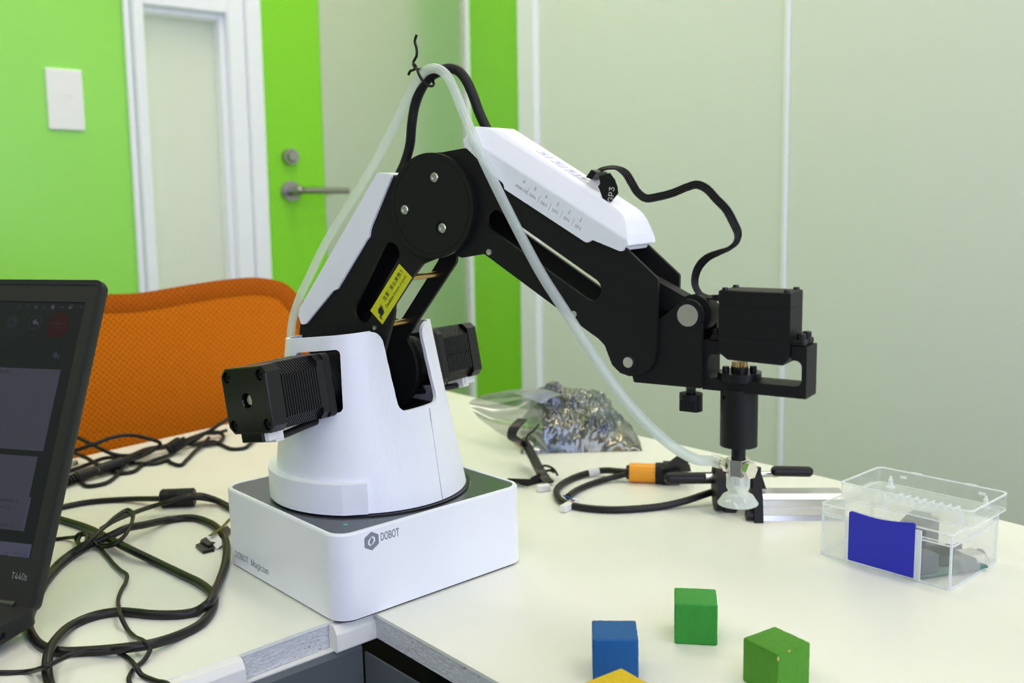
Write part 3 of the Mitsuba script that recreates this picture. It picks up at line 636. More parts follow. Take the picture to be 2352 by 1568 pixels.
# recess with the row of sockets on top
def top_at(px, d=0.0):
    return None
soc = [(0.1526, 0.28696), (0.16301, 0.28089), (0.17204, 0.27546), (0.18036, 0.27038), (0.18769, 0.26614), (0.19696, 0.2604)]
mid = np.array(soc[0]); end = np.array(soc[-1])
base_h = HT - .0003
along = lambda p: float((np.array(p) - ax0) @ tdir)
def on_top(al, h): return ax0 + tdir * al + hdir * h
for i, q in enumerate(soc):
    al = along(q); p = on_top(al, HT)
    cA = np.column_stack([[tdir[0], 0, tdir[1]], [0, 1, 0], [hdir[0], 0, hdir[1]], [p[0], 0, p[1]]])
    if i < 5: cover = cover - bx(-.0045, .0045, -.0050, .0042, -.0032, .01).transform(cA)
CV = add(R_, 'forearm_cover', cover, WHITEC, ARM4, 32, label='white electronics cover on the forearm')
for i, q in enumerate(soc[:5]):
    al = along(q); p = on_top(al, HT)
    cA = ARM4 @ np.vstack([np.column_stack([[tdir[0], 0, tdir[1]], [0, 1, 0], [hdir[0], 0, hdir[1]], [p[0], 0, p[1]]]), [0, 0, 0, 1]])
    s_ = bx(-.0038, .0038, -.0044, .0036, -.0032, -.0004 if i < 4 else .0022) - bx(-.0030, .0030, -.0036, .0028, -.0022, .01)
    if i == 4: s_ = s_ + bx(-.0028, .0028, -.0034, .0026, -.003, .0030)
    add(CV, 'socket', s_, WHITEC if i < 4 else WCONN, cA, False)
    pins_ = Manifold.batch_boolean([bx(-.0018, -.0014, y, y + .0005, -.003, -.0006) for y in (-.003, -.0015, 0, .0015)], manifold3d.OpType.Add)
    if i < 4: add(CV, 'pin_row', pins_, STEEL, cA, False)
# print on the near side of the cover
pa = [(0.14909, 0.27196), (0.1877, 0.24914)]
pd = np.array(pa[1]) - pa[0]; pl = np.linalg.norm(pd); pd = pd / pl; pu = np.array([-pd[1], pd[0]])
PA = ARM4 @ frame(np.array([pa[0][0], -.01782, pa[0][1]]), [pd[0], 0, pd[1]], [pu[0], 0, pu[1]])
for i, (n_, t_) in enumerate((('6', 'ANALOG'), ('5', 'SW4'), ('4', 'SW3'), ('3', 'GP5'), ('2', 'GP4'), ('1', 'GP3'))):
    x = pl * i / 5
    add(CV, 'lettering', [xf(lettering(n_, .0021, .0001, center=True), mat4(np.eye(3), (x, .0, 0))), xf(lettering(t_, .0017, .0001, center=True), mat4(np.eye(3), (x + .0005, -.0045, 0)))], GREYINK, PA, False)
    if i < 5: add(CV, 'divider', bx(x + pl / 10 + .0006, x + pl / 10 + .0008, -.0052, -.0008, 0, .0001), GREYINK, PA, False)

# link bar inside the forearm and the wrist triangle
W1, W2 = [(0.21785, 0.16845)][0], [(0.25283, 0.19698)][0]
lk = [(0.22558, 0.22097), (0.263, 0.20072)]
ld = np.array(W2) - np.array(E2) - np.array([.0, .012])
add(R_, 'link_rod', exw(LineString([(E2[0] + .005, E2[1] + .016), W2]).buffer(.0062).union(Point(W2).buffer(.0108, quad_segs=20)), -.0052, .0052), BLACK, ARM4, 25, label='black link bar inside the forearm')
tri = Polygon([(0.21923, 0.15617), (0.26099, 0.15636), (0.2607, 0.19469), (0.26016, 0.1995), (0.25834, 0.20303), (0.25524, 0.20531), (0.25161, 0.20564), (0.24797, 0.20427), (0.24561, 0.20172), (0.21198, 0.17549), (0.21191, 0.16262), (0.21812, 0.16006)])
tri = round_poly(union_all([tri, Point(W2).buffer(.0088, quad_segs=20), Point(W1).buffer(.0085, quad_segs=20)]), .0009)
tx1 = max(q[0] for q in tri.exterior.coords); tz0 = min(q[1] for q in tri.exterior.coords)
TRI = add(R_, 'wrist_bracket', exw(tri, -.0122, -.0095) + exw(tri, .0095, .0122) + exw(tri.intersection(sbox(-1, -1, 1, W1[1] - .004)), -.0098, .0098), BLACK, ARM4, 25, label='black triangular wrist bracket')
add(TRI, 'pivot_pin', cyl((W2[0], -.0118, W2[1]), (W2[0], -.0132, W2[1]), .0065, .0062, 48), STEEL, ARM4, label='large round steel pin')
add(TRI, 'pivot_ring', (cyl((W2[0], -.0122, W2[1]), (W2[0], -.0127, W2[1]), .0080, n=48) - cyl((W2[0], -.011, W2[1]), (W2[0], -.014, W2[1]), .0067, n=48)), BLACKS, ARM4)
add(R_, 'wrist_pin', cyl((W1[0], -.0150, W1[1]), (W1[0], -.0172, W1[1]), .0034, .0031, 32), STEEL, ARM4, label='steel wrist pin')
add(R_, 'retaining_clip', (cyl((W1[0], -.0155, W1[1]), (W1[0], -.0160, W1[1]), .0050, n=40) - cyl((W1[0], -.015, W1[1]), (W1[0], -.017, W1[1]), .0035, n=32) - bx(W1[0] - .0016, W1[0] + .0016, -.018, -.015, W1[1] + .002, W1[1] + .008)), BLACKS, ARM4)
th_ = [(0.24943, 0.15283), (0.24945, 0.14978), (0.2495, 0.14033)]
ths, tz1 = th_[0][0], th_[1][1]
tk = Manifold.batch_boolean([cyl((ths, 0, th_[0][1] - .001), (ths, 0, tz1), .0026, n=24)] + [cyl((ths, 0, tz1 + .0008 + .0009 * i), (ths, 0, tz1 + .0012 + .0009 * i), .0029, n=24) for i in range(4)], manifold3d.OpType.Add)
TK = add(R_, 'thumb_screw', tk, BLACKS, ARM4, 25, label='black thumb screw under the wrist')
knob = cyl((ths, 0, tz1 + .0006), (ths, 0, th_[2][1]), .0066, n=48) - bx(ths - .01, ths + .01, -.02, -.0046, tz1 - .02, tz1 - .0028) - bx(ths - .01, ths + .01, .0046, .02, tz1 - .02, tz1 - .0028)
add(TK, 'knob', knob, BLACK, ARM4, 25)

# servo frame, servo and sucker
brd = [(0.25986, 0.18277), (0.26007, 0.15541), (0.31831, 0.15516), (0.31812, 0.18315)]
bw = [(0.26325, 0.17713), (0.26312, 0.16238), (0.31564, 0.16087), (0.31573, 0.17719)]
zb0, zb1 = (brd[1][1] + brd[2][1]) / 2, (brd[0][1] + brd[3][1]) / 2
sl_, sr_ = (brd[0][0] + brd[1][0]) / 2, (brd[2][0] + brd[3][0]) / 2
wz0 = (bw[1][1] + bw[2][1]) / 2; wl, wr = (bw[0][0] + bw[1][0]) / 2, (bw[2][0] + bw[3][0]) / 2
sv = [(0.26959, 0.21215), (0.26994, 0.17733), (0.27627, 0.17345), (0.30652, 0.17332), (0.30983, 0.17696), (0.3091, 0.21208)]
sv0, sv1 = (sv[0][0] + sv[1][0]) / 2, (sv[4][0] + sv[5][0]) / 2
tabz = [(0.31812, 0.18315)][0][1]
frm = sbox(sl_, zb0, sr_, zb1).difference(rrect(wl, wr, wz0, zb1 - .0075, .0035)).difference(sbox(sv0 - .0006, zb1 - .0076, sv1 + .0006, zb1 + .01))
FRM = add(R_, 'servo_frame', exw(frm, -.0088, .0088), BLACK, ARM4, 25, label='black square frame that holds the servo')
svp = Polygon([(sv0, sv[0][1] - .0006), (sv0, sv[1][1]), (sv0 + .0055, sv[2][1]), (sv1 - .0035, (sv[2][1] + sv[3][1]) / 2 - .0008), (sv1, sv[4][1]), (sv1, sv[0][1] - .0006)])
svtop, svbot = sv[0][1], (sv[2][1] + sv[3][1]) / 2 - .0008
zs1, zs2 = [(0.26968, 0.20309)][0][1], [(0.26986, 0.1858)][0][1]
def lay(a, b, inset=0.0):
    return Manifold.batch_hull([exw(svp.intersection(sbox(-1, a, 1, b)).buffer(-inset), -.0102 + i, .0102 - i) for i in (0, )])
body = Manifold.batch_boolean([lay(zs1 + .00012, svtop), lay(zs2 + .00012, zs1 - .00012), lay(-1, zs2 - .00012), exw(svp.buffer(-.0002), -.0100, .0100)], manifold3d.OpType.Add)
body = Manifold.batch_hull([exw(svp.intersection(sbox(-1, zs1 + .0001, 1, svtop - .0012)), -.0102, .0102), exw(svp.intersection(sbox(-1, zs1 + .0001, 1, svtop)).buffer(-.0011), -.0088, .0088).translate([0, 0, .0011])]) + Manifold.batch_boolean([lay(zs2 + .00012, zs1 - .00012), lay(-1, zs2 - .00012), exw(svp.buffer(-.0003), -.0099, .0099)], manifold3d.OpType.Add)
SV = add(R_, 'servo', body, BLACK, ARM4, 20, label='black servo motor')
for a in (sv0 + .0028, sv1 - .0028):
    for b in (-.0078, .0078):
        add(SV, 'cover_screw', cyl((a, b, svtop - .0008), (a, b, svtop + .0006), .0019, .0015, 24) - bx(a - .0014, a + .0014, b - .0002, b + .0002, svtop + .0002, svtop + .001), BLACKS, ARM4)
for sd, a in ((-1, sv0), (1, sv1)):
    for b in (-1, 1):
        x0, x1 = (a - .0052, a + .0005) if sd < 0 else (a - .0005, a + .0072)
        y0_, y1_ = (-.0086, -.0008) if b < 0 else (.0008, .0086)
        add(SV, 'mounting_lug', cbox(x0, x1, y0_, y1_, zb1 + .0001, zb1 + .0033, .0006), BLACK, ARM4, False)
        xs = a + sd * (.0032 if sd < 0 else .0044)
        add(SV, 'socket_screw', Manifold.batch_boolean([cyl((xs, b * .0048, zb1 + .003), (xs, b * .0048, zb1 + .0062), .0024, n=28), cyl((xs, b * .0048, zb1 + .0062), (xs, b * .0048, zb1 + .0066), .0024, .0020, n=28)], manifold3d.OpType.Add) - cyl((xs, b * .0048, zb1 + .0048), (xs, b * .0048, zb1 + .01), .0012, n=6), BLACKS, ARM4)
RS = .2783
zh = [q[1] for q in [(0.27863, 0.16961), (0.27867, 0.16667), (0.2787, 0.16421), (0.27875, 0.16077), (0.27886, 0.15263), (0.27849, 0.12341), (0.27861, 0.11435), (0.27872, 0.10601), (0.27873, 0.10474), (0.27882, 0.09839), (0.27884, 0.09687), (0.27889, 0.09279)]]
hz0, hz1 = zh[3], zh[1]
horn = Manifold.batch_boolean([cyl((RS, 0, zh[3]), (RS, 0, zh[2] - .0004), .0120), cyl((RS, 0, zh[2] - .0004), (RS, 0, zh[2] + .0002), .0117), cyl((RS, 0, zh[2] + .0002), (RS, 0, zh[1] - .0012), .0120), cyl((RS, 0, zh[1] - .002), (RS, 0, zh[0] - .0012), .0047)] +
    [cyl((RS + .0075 * math.cos(a), .0075 * math.sin(a), zh[1] - .002), (RS + .0075 * math.cos(a), .0075 * math.sin(a), zh[1] + .0018), .0019, n=20) for a in (.5, 2.07, 3.64, 5.2)], manifold3d.OpType.Add)
add(R_, 'servo_horn', horn, BLACKS, ARM4, 30, label='black round servo horn')
gear = Polygon([((.0043 if i % 2 else .0039) * math.cos(i * PI / 24), (.0043 if i % 2 else .0039) * math.sin(i * PI / 24)) for i in range(48)])
add(R_, 'output_gear', ext(gear, .0030).translate([RS, 0, zh[0] - .0016]), BRASS, ARM4, False, label='brass toothed output shaft')
add(R_, 'bearing_stub', cyl((RS, 0, zb0), (RS, 0, zh[3] + .0005), .0068), BLACKS, ARM4)
sleeve = cyl((RS, 0, zh[5]), (RS, 0, zb0 + .001), .0103, n=64) - (cyl((RS, 0, zh[5] + .0020), (RS, 0, zh[5] + .0023), .0110, n=64) - cyl((RS, 0, zh[5]), (RS, 0, zh[5] + .01), .01015, n=64))
a_h = -PI / 2 - .75
sleeve = sleeve - cyl((RS + .013 * math.cos(-2.15), .013 * math.sin(-2.15), zb0 - .0035), (RS + .007 * math.cos(-2.15), .007 * math.sin(-2.15), zb0 - .0035), .0012, n=20)
sleeve = sleeve - cyl((RS, 0, zh[5] - .001), (RS, 0, zh[5] + .0035), .0086, n=48)
add(R_, 'sleeve', sleeve, BLACK, ARM4, 30, label='black round sleeve under the frame')
add(R_, 'suction_rod', cyl((RS, 0, zh[6] - .004), (RS, 0, zh[5] + .0040), .0039), BLACK, ARM4, label='black suction rod')
# hexagonal fitting with a hose nipple and a hexagonal plug
hexf = Polygon([(.0068 * math.cos(i * PI / 3 + .1), .0068 * math.sin(i * PI / 3 + .1)) for i in range(6)])
fit = (ext(hexf, zh[6] + .0015 - zh[7]) ^ (cyl((0, 0, 0), (0, 0, .03), .0066, n=48))).translate([RS, 0, zh[7]]) - cyl((RS, 0, zh[6] - .002), (RS, 0, zh[6] + .01), .0042)
FIT = add(R_, 'hose_fitting', fit, NICKEL, ARM4, 20, label='bright hexagonal hose fitting')
zc_ = (zh[6] + zh[7]) / 2 + .0004
pdir = np.array([.80, -.60, 0]); pdir /= np.linalg.norm(pdir)      # the plug points to the camera's right
pdir = np.array([.94, -.34, 0]); pdir /= np.linalg.norm(pdir)
c0 = np.array([RS, 0, zc_])
hexp = ext(Polygon([(.0050 * math.cos(i * PI / 3), .0050 * math.sin(i * PI / 3)) for i in range(6)]), .0032)
HA = np.column_stack([np.cross([0, 0, 1.0], pdir), [0, 0, 1.0], -np.cross(np.cross([0, 0, 1.0], pdir), [0, 0, 1.0]) * -1, c0 + pdir * .0072])
xa_ = np.cross([0, 0, 1.0], pdir); HA = np.column_stack([xa_, [0, 0, 1.0], np.cross(xa_, [0, 0, 1.0]), c0 + pdir * .0066])
add(FIT, 'plug', hexp.transform(HA) + cyl(c0, c0 + pdir * .0075, .0032), NICKEL, ARM4, 20)
nd = -pdir
HB_ = np.column_stack([np.cross([0, 0, 1.0], nd), [0, 0, 1.0], np.cross(np.cross([0, 0, 1.0], nd), [0, 0, 1.0]), c0 + nd * .0062])
nip = Manifold.batch_boolean([ext(Polygon([(.0044 * math.cos(i * PI / 3), .0044 * math.sin(i * PI / 3)) for i in range(6)]), .0030).transform(HB_), cyl(c0, c0 + nd * .0115, .0022)] + [cyl(c0 + nd * (.0098 + .0012 * i), c0 + nd * (.0105 + .0012 * i), .0026, n=24) for i in range(3)] + [cyl(c0 + nd * .009, c0 + nd * .018, .0019)], manifold3d.OpType.Add)
add(FIT, 'nipple', nip, NICKEL, ARM4, 25)
zc0, zc1, zc2, zc3 = zh[7] + .0005, zh[9], zh[10], zh[11] - .002
cup = [(0, zc0), (.0066, zc0), (.0066, zc1 + .0012), (.0063, zc1), (.0055, zc2), (.0058, zc2 - .0009), (.0086, zc2 - .0026), (.0107, zc3 + .0002), (.0114, zc3 - .0008), (.0112, zc3 - .0013), (.0100, zc3 - .0004), (.0055, zc2 - .0036), (0, zc2 - .0040)]
def turned(prof, n=56):
    p = np.array(prof); t = np.arange(n) * 2 * PI / n
    v = np.stack([p[:, :1] * np.cos(t), p[:, :1] * np.sin(t), np.repeat(p[:, 1:], n, 1)], -1).reshape(-1, 3)
    i, j = np.meshgrid(np.arange(len(p) - 1), np.arange(n), indexing='ij')
    q = np.stack([i * n + j, (i + 1) * n + j, (i + 1) * n + (j + 1) % n, i * n + (j + 1) % n], -1).reshape(-1, 4)
    return v, np.vstack([q[:, [0, 1, 2]], q[:, [0, 2, 3]]])
add(R_, 'suction_cup', xf(turned(cup), mat4(np.eye(3), (RS, 0, 0))), CUP, ARM4, 50, label='milky silicone suction cup')
add(FIT, 'cup_stem', cyl((RS, 0, zc0 - .0055), (RS, 0, zc0 + .001), .0036), NICKEL, ARM4)

# hose, cable and wires of the arm
hp = [(-0.0632, -0.012, 0.15612), (-0.06456, -0.01, 0.16554), (-0.06285, -0.008, 0.17905), (-0.05648, -0.006, 0.19463), (-0.04559, -0.004, 0.21239), (-0.03023, -0.002, 0.23546), (-0.00894, 0.0, 0.26054), (0.01157, 0.0, 0.28316), (0.03054, 0.0, 0.30659), (0.04966, 0.0, 0.33264), (0.05634, -0.001, 0.33929), (0.06396, -0.002, 0.34491), (0.07348, -0.004, 0.3461), (0.08298, -0.006, 0.34242), (0.09118, -0.009, 0.33404), (0.10249, -0.014, 0.31782), (0.1186, -0.02, 0.29235), (0.13562, -0.0225, 0.26453), (0.15008, -0.0225, 0.23983), (0.16376, -0.0225, 0.21806), (0.1773, -0.0225, 0.19996), (0.19321, -0.0225, 0.17899), (0.208, -0.021, 0.15862), (0.22183, -0.018, 0.14146), (0.23504, -0.014, 0.12776), (0.24678, -0.01, 0.11833), (0.2564, -0.0075, 0.1139)]
hend = [tuple(c0 + nd * .0175), tuple(c0 + nd * .0125)]
HS = add(R_, 'air_hose', sweep(spline(hp + hend, 8), circ(.0031, 18), False), HOSE, ARM4, True, label='milky silicone air hose')
hc = np.array(hend[0])
add(R_, 'hose_collar', sweep(np.array([c0 + nd * .0205, c0 + nd * .0125]), circ(.0037, 24), False), CLEARP, ARM4, True)
bc = [(0.02912, 0.004, 0.2718), (0.03461, 0.004, 0.28044), (0.04127, 0.003, 0.2895), (0.04559, 0.003, 0.30023), (0.04853, 0.002, 0.31285), (0.0517, 0.002, 0.3245), (0.05694, 0.002, 0.33391), (0.06302, 0.003, 0.34101), (0.07032, 0.004, 0.34462), (0.07887, 0.005, 0.34644), (0.08506, 0.006, 0.34436), (0.09077, 0.006, 0.33874), (0.09628, 0.006, 0.32857), (0.10071, 0.006, 0.3177), (0.1052, 0.006, 0.30903), (0.11034, 0.006, 0.30008)]
add(R_, 'arm_cable', tube(bc, .0032, 16), RUBBER, ARM4, True, label='thick black cable arched over the elbow')
def strands(pts, ang, count, pitch, r, key, parent, label, k=8):
    c = spline([q for q in pts], k); n = len(c)
    an = np.interp(np.linspace(0, 1, n), np.linspace(0, 1, len(ang)), ang)
    t = np.gradient(c, axis=0); t /= np.linalg.norm(t, axis=1, keepdims=True)
    nrm = np.stack([-t[:, 2], np.zeros(n), t[:, 0]], 1); nrm /= np.linalg.norm(nrm, axis=1, keepdims=True) + 1e-9
    offd = np.cos(an)[:, None] * nrm + np.sin(an)[:, None] * np.array([0, 1.0, 0])
    for i in range(count):
        add(parent, 'wire', sweep(c + offd * pitch * (i - (count - 1) / 2), circ(r, 8)), CABLE, ARM4, True)
sp1 = [(0.18568, 0.0, 0.27), (0.18778, 0.0, 0.27401), (0.19074, 0.0, 0.27772), (0.19538, 0.0, 0.27933), (0.20282, 0.0, 0.2791), (0.20818, 0.0, 0.27595), (0.21208, 0.0, 0.27039), (0.21569, 0.0, 0.2651), (0.22094, 0.0, 0.26155), (0.22832, 0.0, 0.26217), (0.23773, 0.0, 0.2642), (0.24616, 0.0, 0.26717), (0.25213, 0.0, 0.26848), (0.2578, 0.0, 0.26621), (0.2637, 0.0, 0.26042), (0.26954, 0.0, 0.25468), (0.27387, 0.0, 0.24734), (0.27643, 0.0, 0.24144), (0.27549, 0.0, 0.23694), (0.27154, 0.0, 0.23357), (0.26526, 0.0, 0.23109), (0.25863, 0.0, 0.22809), (0.254, 0.0, 0.22338), (0.25169, 0.0, 0.21769), (0.25172, 0.0, 0.21229), (0.25463, 0.0, 0.20772), (0.25907, 0.0, 0.20618), (0.26294, 0.0, 0.20633)]
RBN = add(R_, 'servo_lead', exw(Polygon([(0.26283, 0.2074), (0.26615, 0.20802), (0.26619, 0.20438), (0.26285, 0.20497)]), -.0022, .0022), BLACKS, ARM4, False, label='flat black servo lead with four cores')
strands(sp1, [.9, .5, 1.1, 1.25, .5, .15, .1, .15, .2, .25, .15, .1, .4, 1.2, 1.35, .9, .5, .9, 1.2, 1.35, 1.2], 4, .00118, .00062, None, RBN, None)
flag = [(0.1966, 0.27476), (0.20058, 0.27539), (0.20143, 0.27586), (0.20369, 0.27628), (0.20674, 0.27252), (0.20839, 0.26855), (0.20892, 0.26462), (0.20069, 0.25608), (0.19931, 0.26082), (0.19737, 0.26582), (0.19597, 0.26883), (0.19741, 0.27028)]
add(RBN, 'label_flag', exw(Polygon(flag), -.0110, -.0105), BLACK, ARM4, False, label='black folded label flag')
fl = [(0.20546, 0.25901), (0.20634, 0.26491)]
fdx = np.array(fl[1]) - fl[0]
add(RBN, 'lettering', lettering('GP3', .0034, .0001), LIGHTINK, ARM4 @ frame(np.array([fl[0][0], -.01102, fl[0][1]]), [fdx[0], 0, fdx[1]], [-fdx[1], 0, fdx[0]]), False, label='pale lettering')
cpl = [(0.18796, 0.27425), (0.19149, 0.27842), (0.19522, 0.27681), (0.19172, 0.2729)]
add(RBN, 'wire_boot', exw(Polygon(cpl), -.0108, .0024), BLACKS, ARM4, False)

# wire tie round the hose and the cable
TIE = thing('wire_tie', 'twisted black wire tie round the hose and cable at the top of the arm', 'cable tie')
t1 = [(0.05935, -0.003, 0.36842), (0.05771, -0.003, 0.36451), (0.05894, -0.003, 0.35975), (0.05874, -0.003, 0.3554), (0.05602, -0.003, 0.35182), (0.05672, -0.004, 0.34919), (0.06079, -0.006, 0.34675), (0.06325, -0.007, 0.34318), (0.06514, -0.006, 0.33929), (0.06689, -0.003, 0.33611), (0.06886, -0.001, 0.33556), (0.06755, 0.003, 0.33706)]
t2 = [(0.05206, -0.004, 0.34381), (0.05401, -0.004, 0.34613), (0.05696, -0.004, 0.3467), (0.05932, -0.005, 0.34833), (0.05911, -0.006, 0.34962), (0.05721, -0.002, 0.34823), (0.06086, -0.003, 0.34646), (0.05911, 0.001, 0.34751), (0.06031, 0.004, 0.34712), (0.06293, 0.006, 0.34375), (0.06755, 0.003, 0.33706)]
add(TIE, 'wire', tube(t1, .00085, 8), CABLE, ARM4, True); add(TIE, 'wire', tube(t2, .00085, 8), CABLE, ARM4, True)

# ---------------------------------------------------------------- painted wooden blocks
def wood_paint(key, c, worn):
    def f(p, n, uv):
        g_ = fbm(p.x * 900, p.y * 900, p.z * 160, 3)
        return mix(c, [x * .9 for x in c], smoothstep(.35, .8, g_))
    return pr(key, proc(f), .45, spec=.3)
wood_paint('paint_green', (.030, .270, .030), 0); wood_paint('paint_leaf_green', (.060, .250, .012), 0)
wood_paint('paint_blue', (.005, .088, .29), 0); wood_paint('paint_yellow', (.66, .46, .004), 0)
pr('bare_wood', (.48, .42, .10), .7)
def block(x, y, yaw, m, label, worn=False, seed=0):
    A = mat4(rotz(yaw), (x, y, 0))
    h = .0125
    g_ = rbox(-h, h, -h, h, 0, .025, .0010, 4)
    v, f = vf(g_.refine_to_length(.0015))
    v = v + (meshkit.noise(v * 420, seed)[:, None] - .5) * .00022
    k = single('wooden_block', (v, f), m, label, 'block', A, 40, 'painted wooden blocks')
    return k, A
block(.0692, -.2401, -.8895, 'paint_green', 'emerald green wooden block, the farthest of the four blocks', seed=1)
kb, A_ = block(.0537, -.3063, -.156, 'paint_leaf_green', 'leaf green wooden block with a chipped corner, turned edge-on', seed=2)
block(.0011, -.2368, -.794, 'paint_blue', 'blue wooden block with a yellow block in front of it', seed=3)
yb = [(-0.02869, -0.26866), (-0.05418, -0.26595), (-0.03123, -0.28852)]
v1, v2 = np.array(yb[1]) - yb[0], np.array(yb[2]) - yb[0]
v1 = v1 / np.linalg.norm(v1); v2 = v2 / np.linalg.norm(v2)
yc_ = np.array(yb[0]) + .0125 * v1 + .0125 * v2
block(float(yc_[0]), float(yc_[1]), math.atan2(v1[1], v1[0]), 'paint_yellow', 'yellow wooden block at the bottom edge of the picture', seed=4)
# the chips on the leaf green block's near edges
ca = np.array([.0537, -.3063]); R2 = rotz(-.156)[:2, :2]
for i, (lx, ly, lz, sx, sy, sz) in enumerate(((-.01245, -.01245, .0229, .0006, .0006, .0012), (-.01245, -.01245, .0085, .0005, .0005, .0013), (-.004, -.01245, .02495, .0012, .0005, .0004))):
    q = Manifold.sphere(1.0, 10).scale([sx, sy, sz]).translate([lx * .985, ly * .985, lz * .99])
    add(kb, 'chip', q, 'bare_wood', A_, True, label='bare wood chip')

# ---------------------------------------------------------------- laptop
LAP_O = np.array([-.22207, .04234, .02]); LAP_R = np.array([.51002, -.86017, 0]); LAP_U = np.array([.34657, .20549, .91524])
LA = frame(LAP_O, LAP_R, LAP_U)         # x to the right along the lid, y up the lid, z towards the user
LPB = pr('laptop_plastic', (.020, .021, .020), .5, spec=.35)
LPZ = pr('laptop_bezel', (.021, .021, .017), .6, spec=.3)
LPS = pr('laptop_rim', (.012, .013, .014), .4)
def glow(key, c):
    return pr(key, c, .5, spec=.25)
S_BG = glow('screen_dark', (.006, .0075, .009)); S_GREY = glow('screen_grey', (.052, .050, .068)); S_RED = glow('screen_red', (.026, .005, .007)); S_INK = glow('screen_ink', (.030, .030, .045)); S_LINE = glow('screen_line', (.055, .060, .085))
S_BAR = glow('screen_bar', (.075, .072, .105)); S_TXT = glow('screen_text', (.020, .020, .030)); S_BLUE = glow('screen_blue', (.018, .040, .20))
LW, LHT = .331, .2125
L_ = thing('laptop', 'black laptop with a dim screen at the left edge of the desk', 'laptop')
lid = Manifold.batch_hull([ext(rrect(-LW, 0, -.004, LHT, .006, 8), .0030).translate([0, 0, -.0042]), ext(rrect(-LW + .0012, -.0012, -.003, LHT - .0012, .005, 8), .0005).translate([0, 0, -.0075])])
rim = ext(rrect(-LW, 0, -.004, LHT, .006, 8).difference(rrect(-LW + .0035, -.0035, -.001, LHT - .0035, .004, 8)), .0014).translate([0, 0, -.0014])
LID = add(L_, 'lid', lid, LPB, LA, 25)
add(LID, 'rim', rim, LPS, LA, 25)
scr = [(-0.01144, 0.19708), (-0.01352, 0.03594), (-0.01335, 0.02786)]
sx1, sy1, sy0 = scr[0][0], scr[0][1], .0285
sx0 = -LW - sx1
add(LID, 'bezel', ext(rrect(-LW + .0035, -.0035, -.001, LHT - .0035, .004, 8).difference(sbox(sx0, sy0, sx1, sy1)), .0010).translate([0, 0, -.0016]), LPZ, LA, False)
SCN = add(L_, 'screen', bx(sx0, sx1, sy0, sy1, -.0022, -.0012), S_BG, LA, False, label='dim dark screen')
def pane(pts, m, z=-.00115, name='window', label=None):
    add(SCN, name, ext(Polygon(pts) if isinstance(pts, list) else pts, .00006).translate([0, 0, z]), m, LA, False, label=label)
wA = [(-0.01997, 0.15024), (-0.02129, 0.09502), (-0.02294, 0.09208), (-0.01976, 0.04494), (-0.01743, 0.04022)]
pane(sbox(sx0 + .004, wA[1][1] + .0008, wA[0][0], wA[0][1]), S_GREY, label='pale program window')
pane(sbox(sx0 + .004, .0445, wA[2][0] - .0002, wA[2][1]), S_GREY, label='pale program window')
pane(sbox(wA[2][0] - .0002, .0445, wA[2][0] + .0016, .066), S_LINE, name='scroll_bar')
tb_ = [(-0.01352, 0.03594), (-0.03696, 0.03585)]
pane(sbox(sx0, sy0, sx1 - .0014, tb_[0][1] + .001), S_BAR, name='task_bar')
ic = [(-0.03033, 0.1809), (-0.04959, 0.18236), (-0.06952, 0.18229), (-0.02658, 0.15986), (-0.01502, 0.19367), (-0.0232, 0.19355), (-0.03037, 0.19345), (-0.03795, 0.19334), (-0.04484, 0.19324), (-0.05215, 0.19314), (-0.05922, 0.19335), (-0.06663, 0.19324), (-0.07408, 0.19314), (-0.01607, 0.03032), (-0.02257, 0.03028), (-0.03133, 0.02951)]
def disc_(c, r): return Point(c).buffer(r, quad_segs=12)
pane(disc_(ic[0], .0092), S_RED, name='stop_button', label='round red button')
def txt(t, h, x, y, m, w=None, name='text', c=True, z=-.00108):
    add(SCN, name, xf(lettering(t, h, .00004, width=w, center=c), mat4(np.eye(3), (x, y, z))), m, LA, False)
txt('Emergency', .0015, ic[0][0], ic[0][1] + .0006, S_INK); txt('Stop', .0015, ic[0][0], ic[0][1] - .0025, S_INK)
pane(disc_(ic[1], .0051).difference(disc_(ic[1], .0047)), S_INK, name='icon')
arw = Polygon([(-.0028, .0004), (0, .0028), (0, .0012), (.0026, -.0002), (.0026, -.0024), (.0012, -.0010), (0, -.0010), (0, -.0022)])
pane(affinity.translate(arw, *ic[1]), S_LINE, name='icon')
gr_ = union_all([disc_((0, 0), .0032)] + [affinity.rotate(sbox(-.0008, 0, .0008, .0044), i * 45, origin=(0, 0)) for i in range(8)]).difference(disc_((0, 0), .0020))
pane(affinity.translate(gr_.difference(gr_.buffer(-.0004)), *ic[2]), S_INK, name='icon')
txt('Setting', .0017, ic[2][0], ic[2][1] - .0098, S_INK); txt('Home', .0017, ic[1][0], ic[1][1] - .0098, S_INK)
pane(affinity.translate(arw.buffer(.0002), *ic[3]), S_INK, name='icon'); txt('Exit', .0017, ic[3][0], ic[3][1] - .0062, S_INK)
